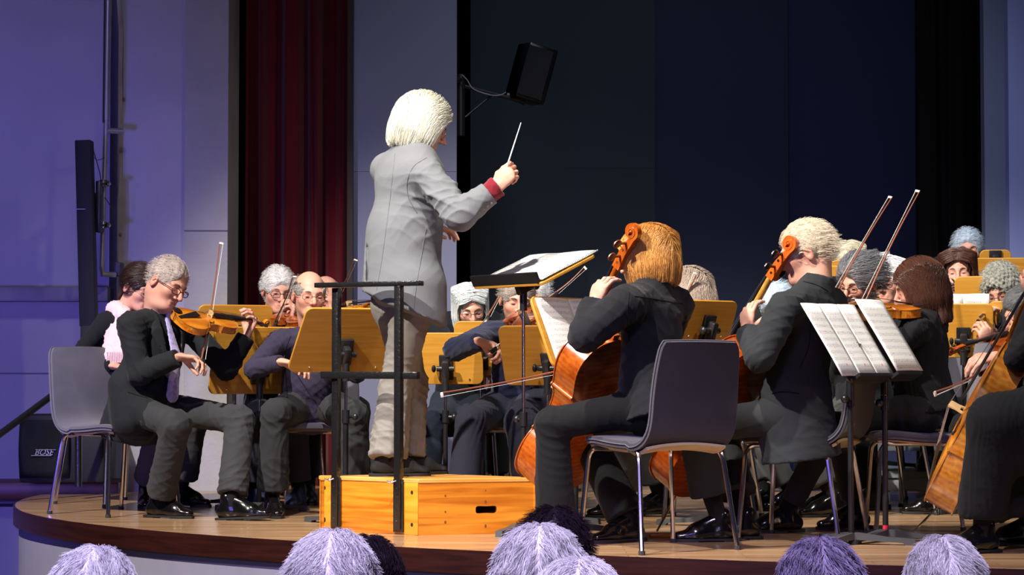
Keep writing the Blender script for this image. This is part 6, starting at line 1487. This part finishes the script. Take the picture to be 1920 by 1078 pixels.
listener(690, 1006, 5.6, '2a2028', 'aud_dark', 'dark-haired listener just behind the silver-haired one', s=1.0)
listener(1012, 985, 4.6, 'efe8f2', 'aud_white2', 'white-haired listener with swirled crown, largest head in front')
listener(1040, 952, 5.9, '2e2530', 'aud_dark', 'dark-haired listener behind the white swirled crown', lift=.0)
listener(1085, 1048, 3.7, 'c9bfd0', 'aud_silver', 'pale head low at the right of the white swirled crown', s=.9)
listener(1536, 1010, 4.9, '8d84a0', 'aud_grey', 'grey-haired listener in front of the music stand bases')
listener(1768, 1006, 5.4, 'efe8f2', 'aud_white', 'white-haired listener with short fluffy hair near the right')
# ================================================================ seams and pocket welts laid on the cloth
from mathutils.bvhtree import BVHTree
def on_cloth(obj, pts, r, m, root, name='seam', n=5):
    off = wloc(obj.parent) if obj.parent else Vector((0, 0, 0))
    bv = BVHTree.FromPolygons([v.co + off for v in obj.data.vertices], [tuple(p.vertices) for p in obj.data.polygons])
    eye = Vector((0, 0, EYE)); out = []
    for p in bez([Vector((x, y, 0)) for x, y in pts], n):
        h = bv.ray_cast(eye, U(q(p.x, p.y, 10.0) - eye))
        if h[0] is not None: out.append(h[0] + h[1] * r * .2)
    if len(out) < 3: return
    b = MB(); b.tube(out, r, 5); b.build(name, m, root, True)
def part_of(root, nm): return [o for o in root.children if o.name.split('.')[0] == nm][0]
def who(s): return [o for o in bpy.data.objects if o.name.startswith('person') and s in o.get('label', '')][0]
sd_ = cloth('seam_grey', '66696e'); sk_ = cloth('seam_black', '08090b')
on_cloth(jo, [(741, 288), (733, 360), (724, 430), (714, 500), (706, 545)], .0016, sd_, RC)
on_cloth(jo, [(798, 430), (790, 480), (780, 540), (776, 585)], .0018, sd_, RC)
on_cloth(jo, [(800, 296), (776, 312), (764, 340), (766, 370), (782, 400)], .0022, sd_, RC)
w_ = who('white-haired cellist'); j_ = part_of(w_, 'jacket')
on_cloth(j_, [(1512, 556), (1520, 600), (1516, 650), (1500, 690)], .0022, sk_, w_)
on_cloth(j_, [(1448, 738), (1470, 735), (1498, 738)], .0030, sk_, w_, 'pocket_welt')
on_cloth(j_, [(1530, 548), (1545, 610), (1545, 690)], .0018, sk_, w_)
on_cloth(j_, [(1506, 528), (1530, 534), (1552, 545)], .0026, sk_, w_, 'collar_edge')
w_ = R1; j_ = part_of(w_, 'jacket')
on_cloth(j_, [(268, 598), (278, 630), (272, 670)], .0022, sk_, w_)
on_cloth(j_, [(240, 735), (258, 741), (276, 746)], .0030, sk_, w_, 'pocket_welt')
w_ = who('bald man with wire'); j_ = part_of(w_, 'shirt')
on_cloth(j_, [(545, 630), (534, 660), (532, 690)], .0020, cloth('seam_plum', '1c1828'), w_)
w_ = who('blonde cellist in a black'); j_ = part_of(w_, 'blouse')
on_cloth(j_, [(1180, 548), (1176, 590), (1180, 640)], .0020, sk_, w_)
on_cloth(j_, [(1190, 555), (1225, 560), (1280, 570)], .0020, sk_, w_)
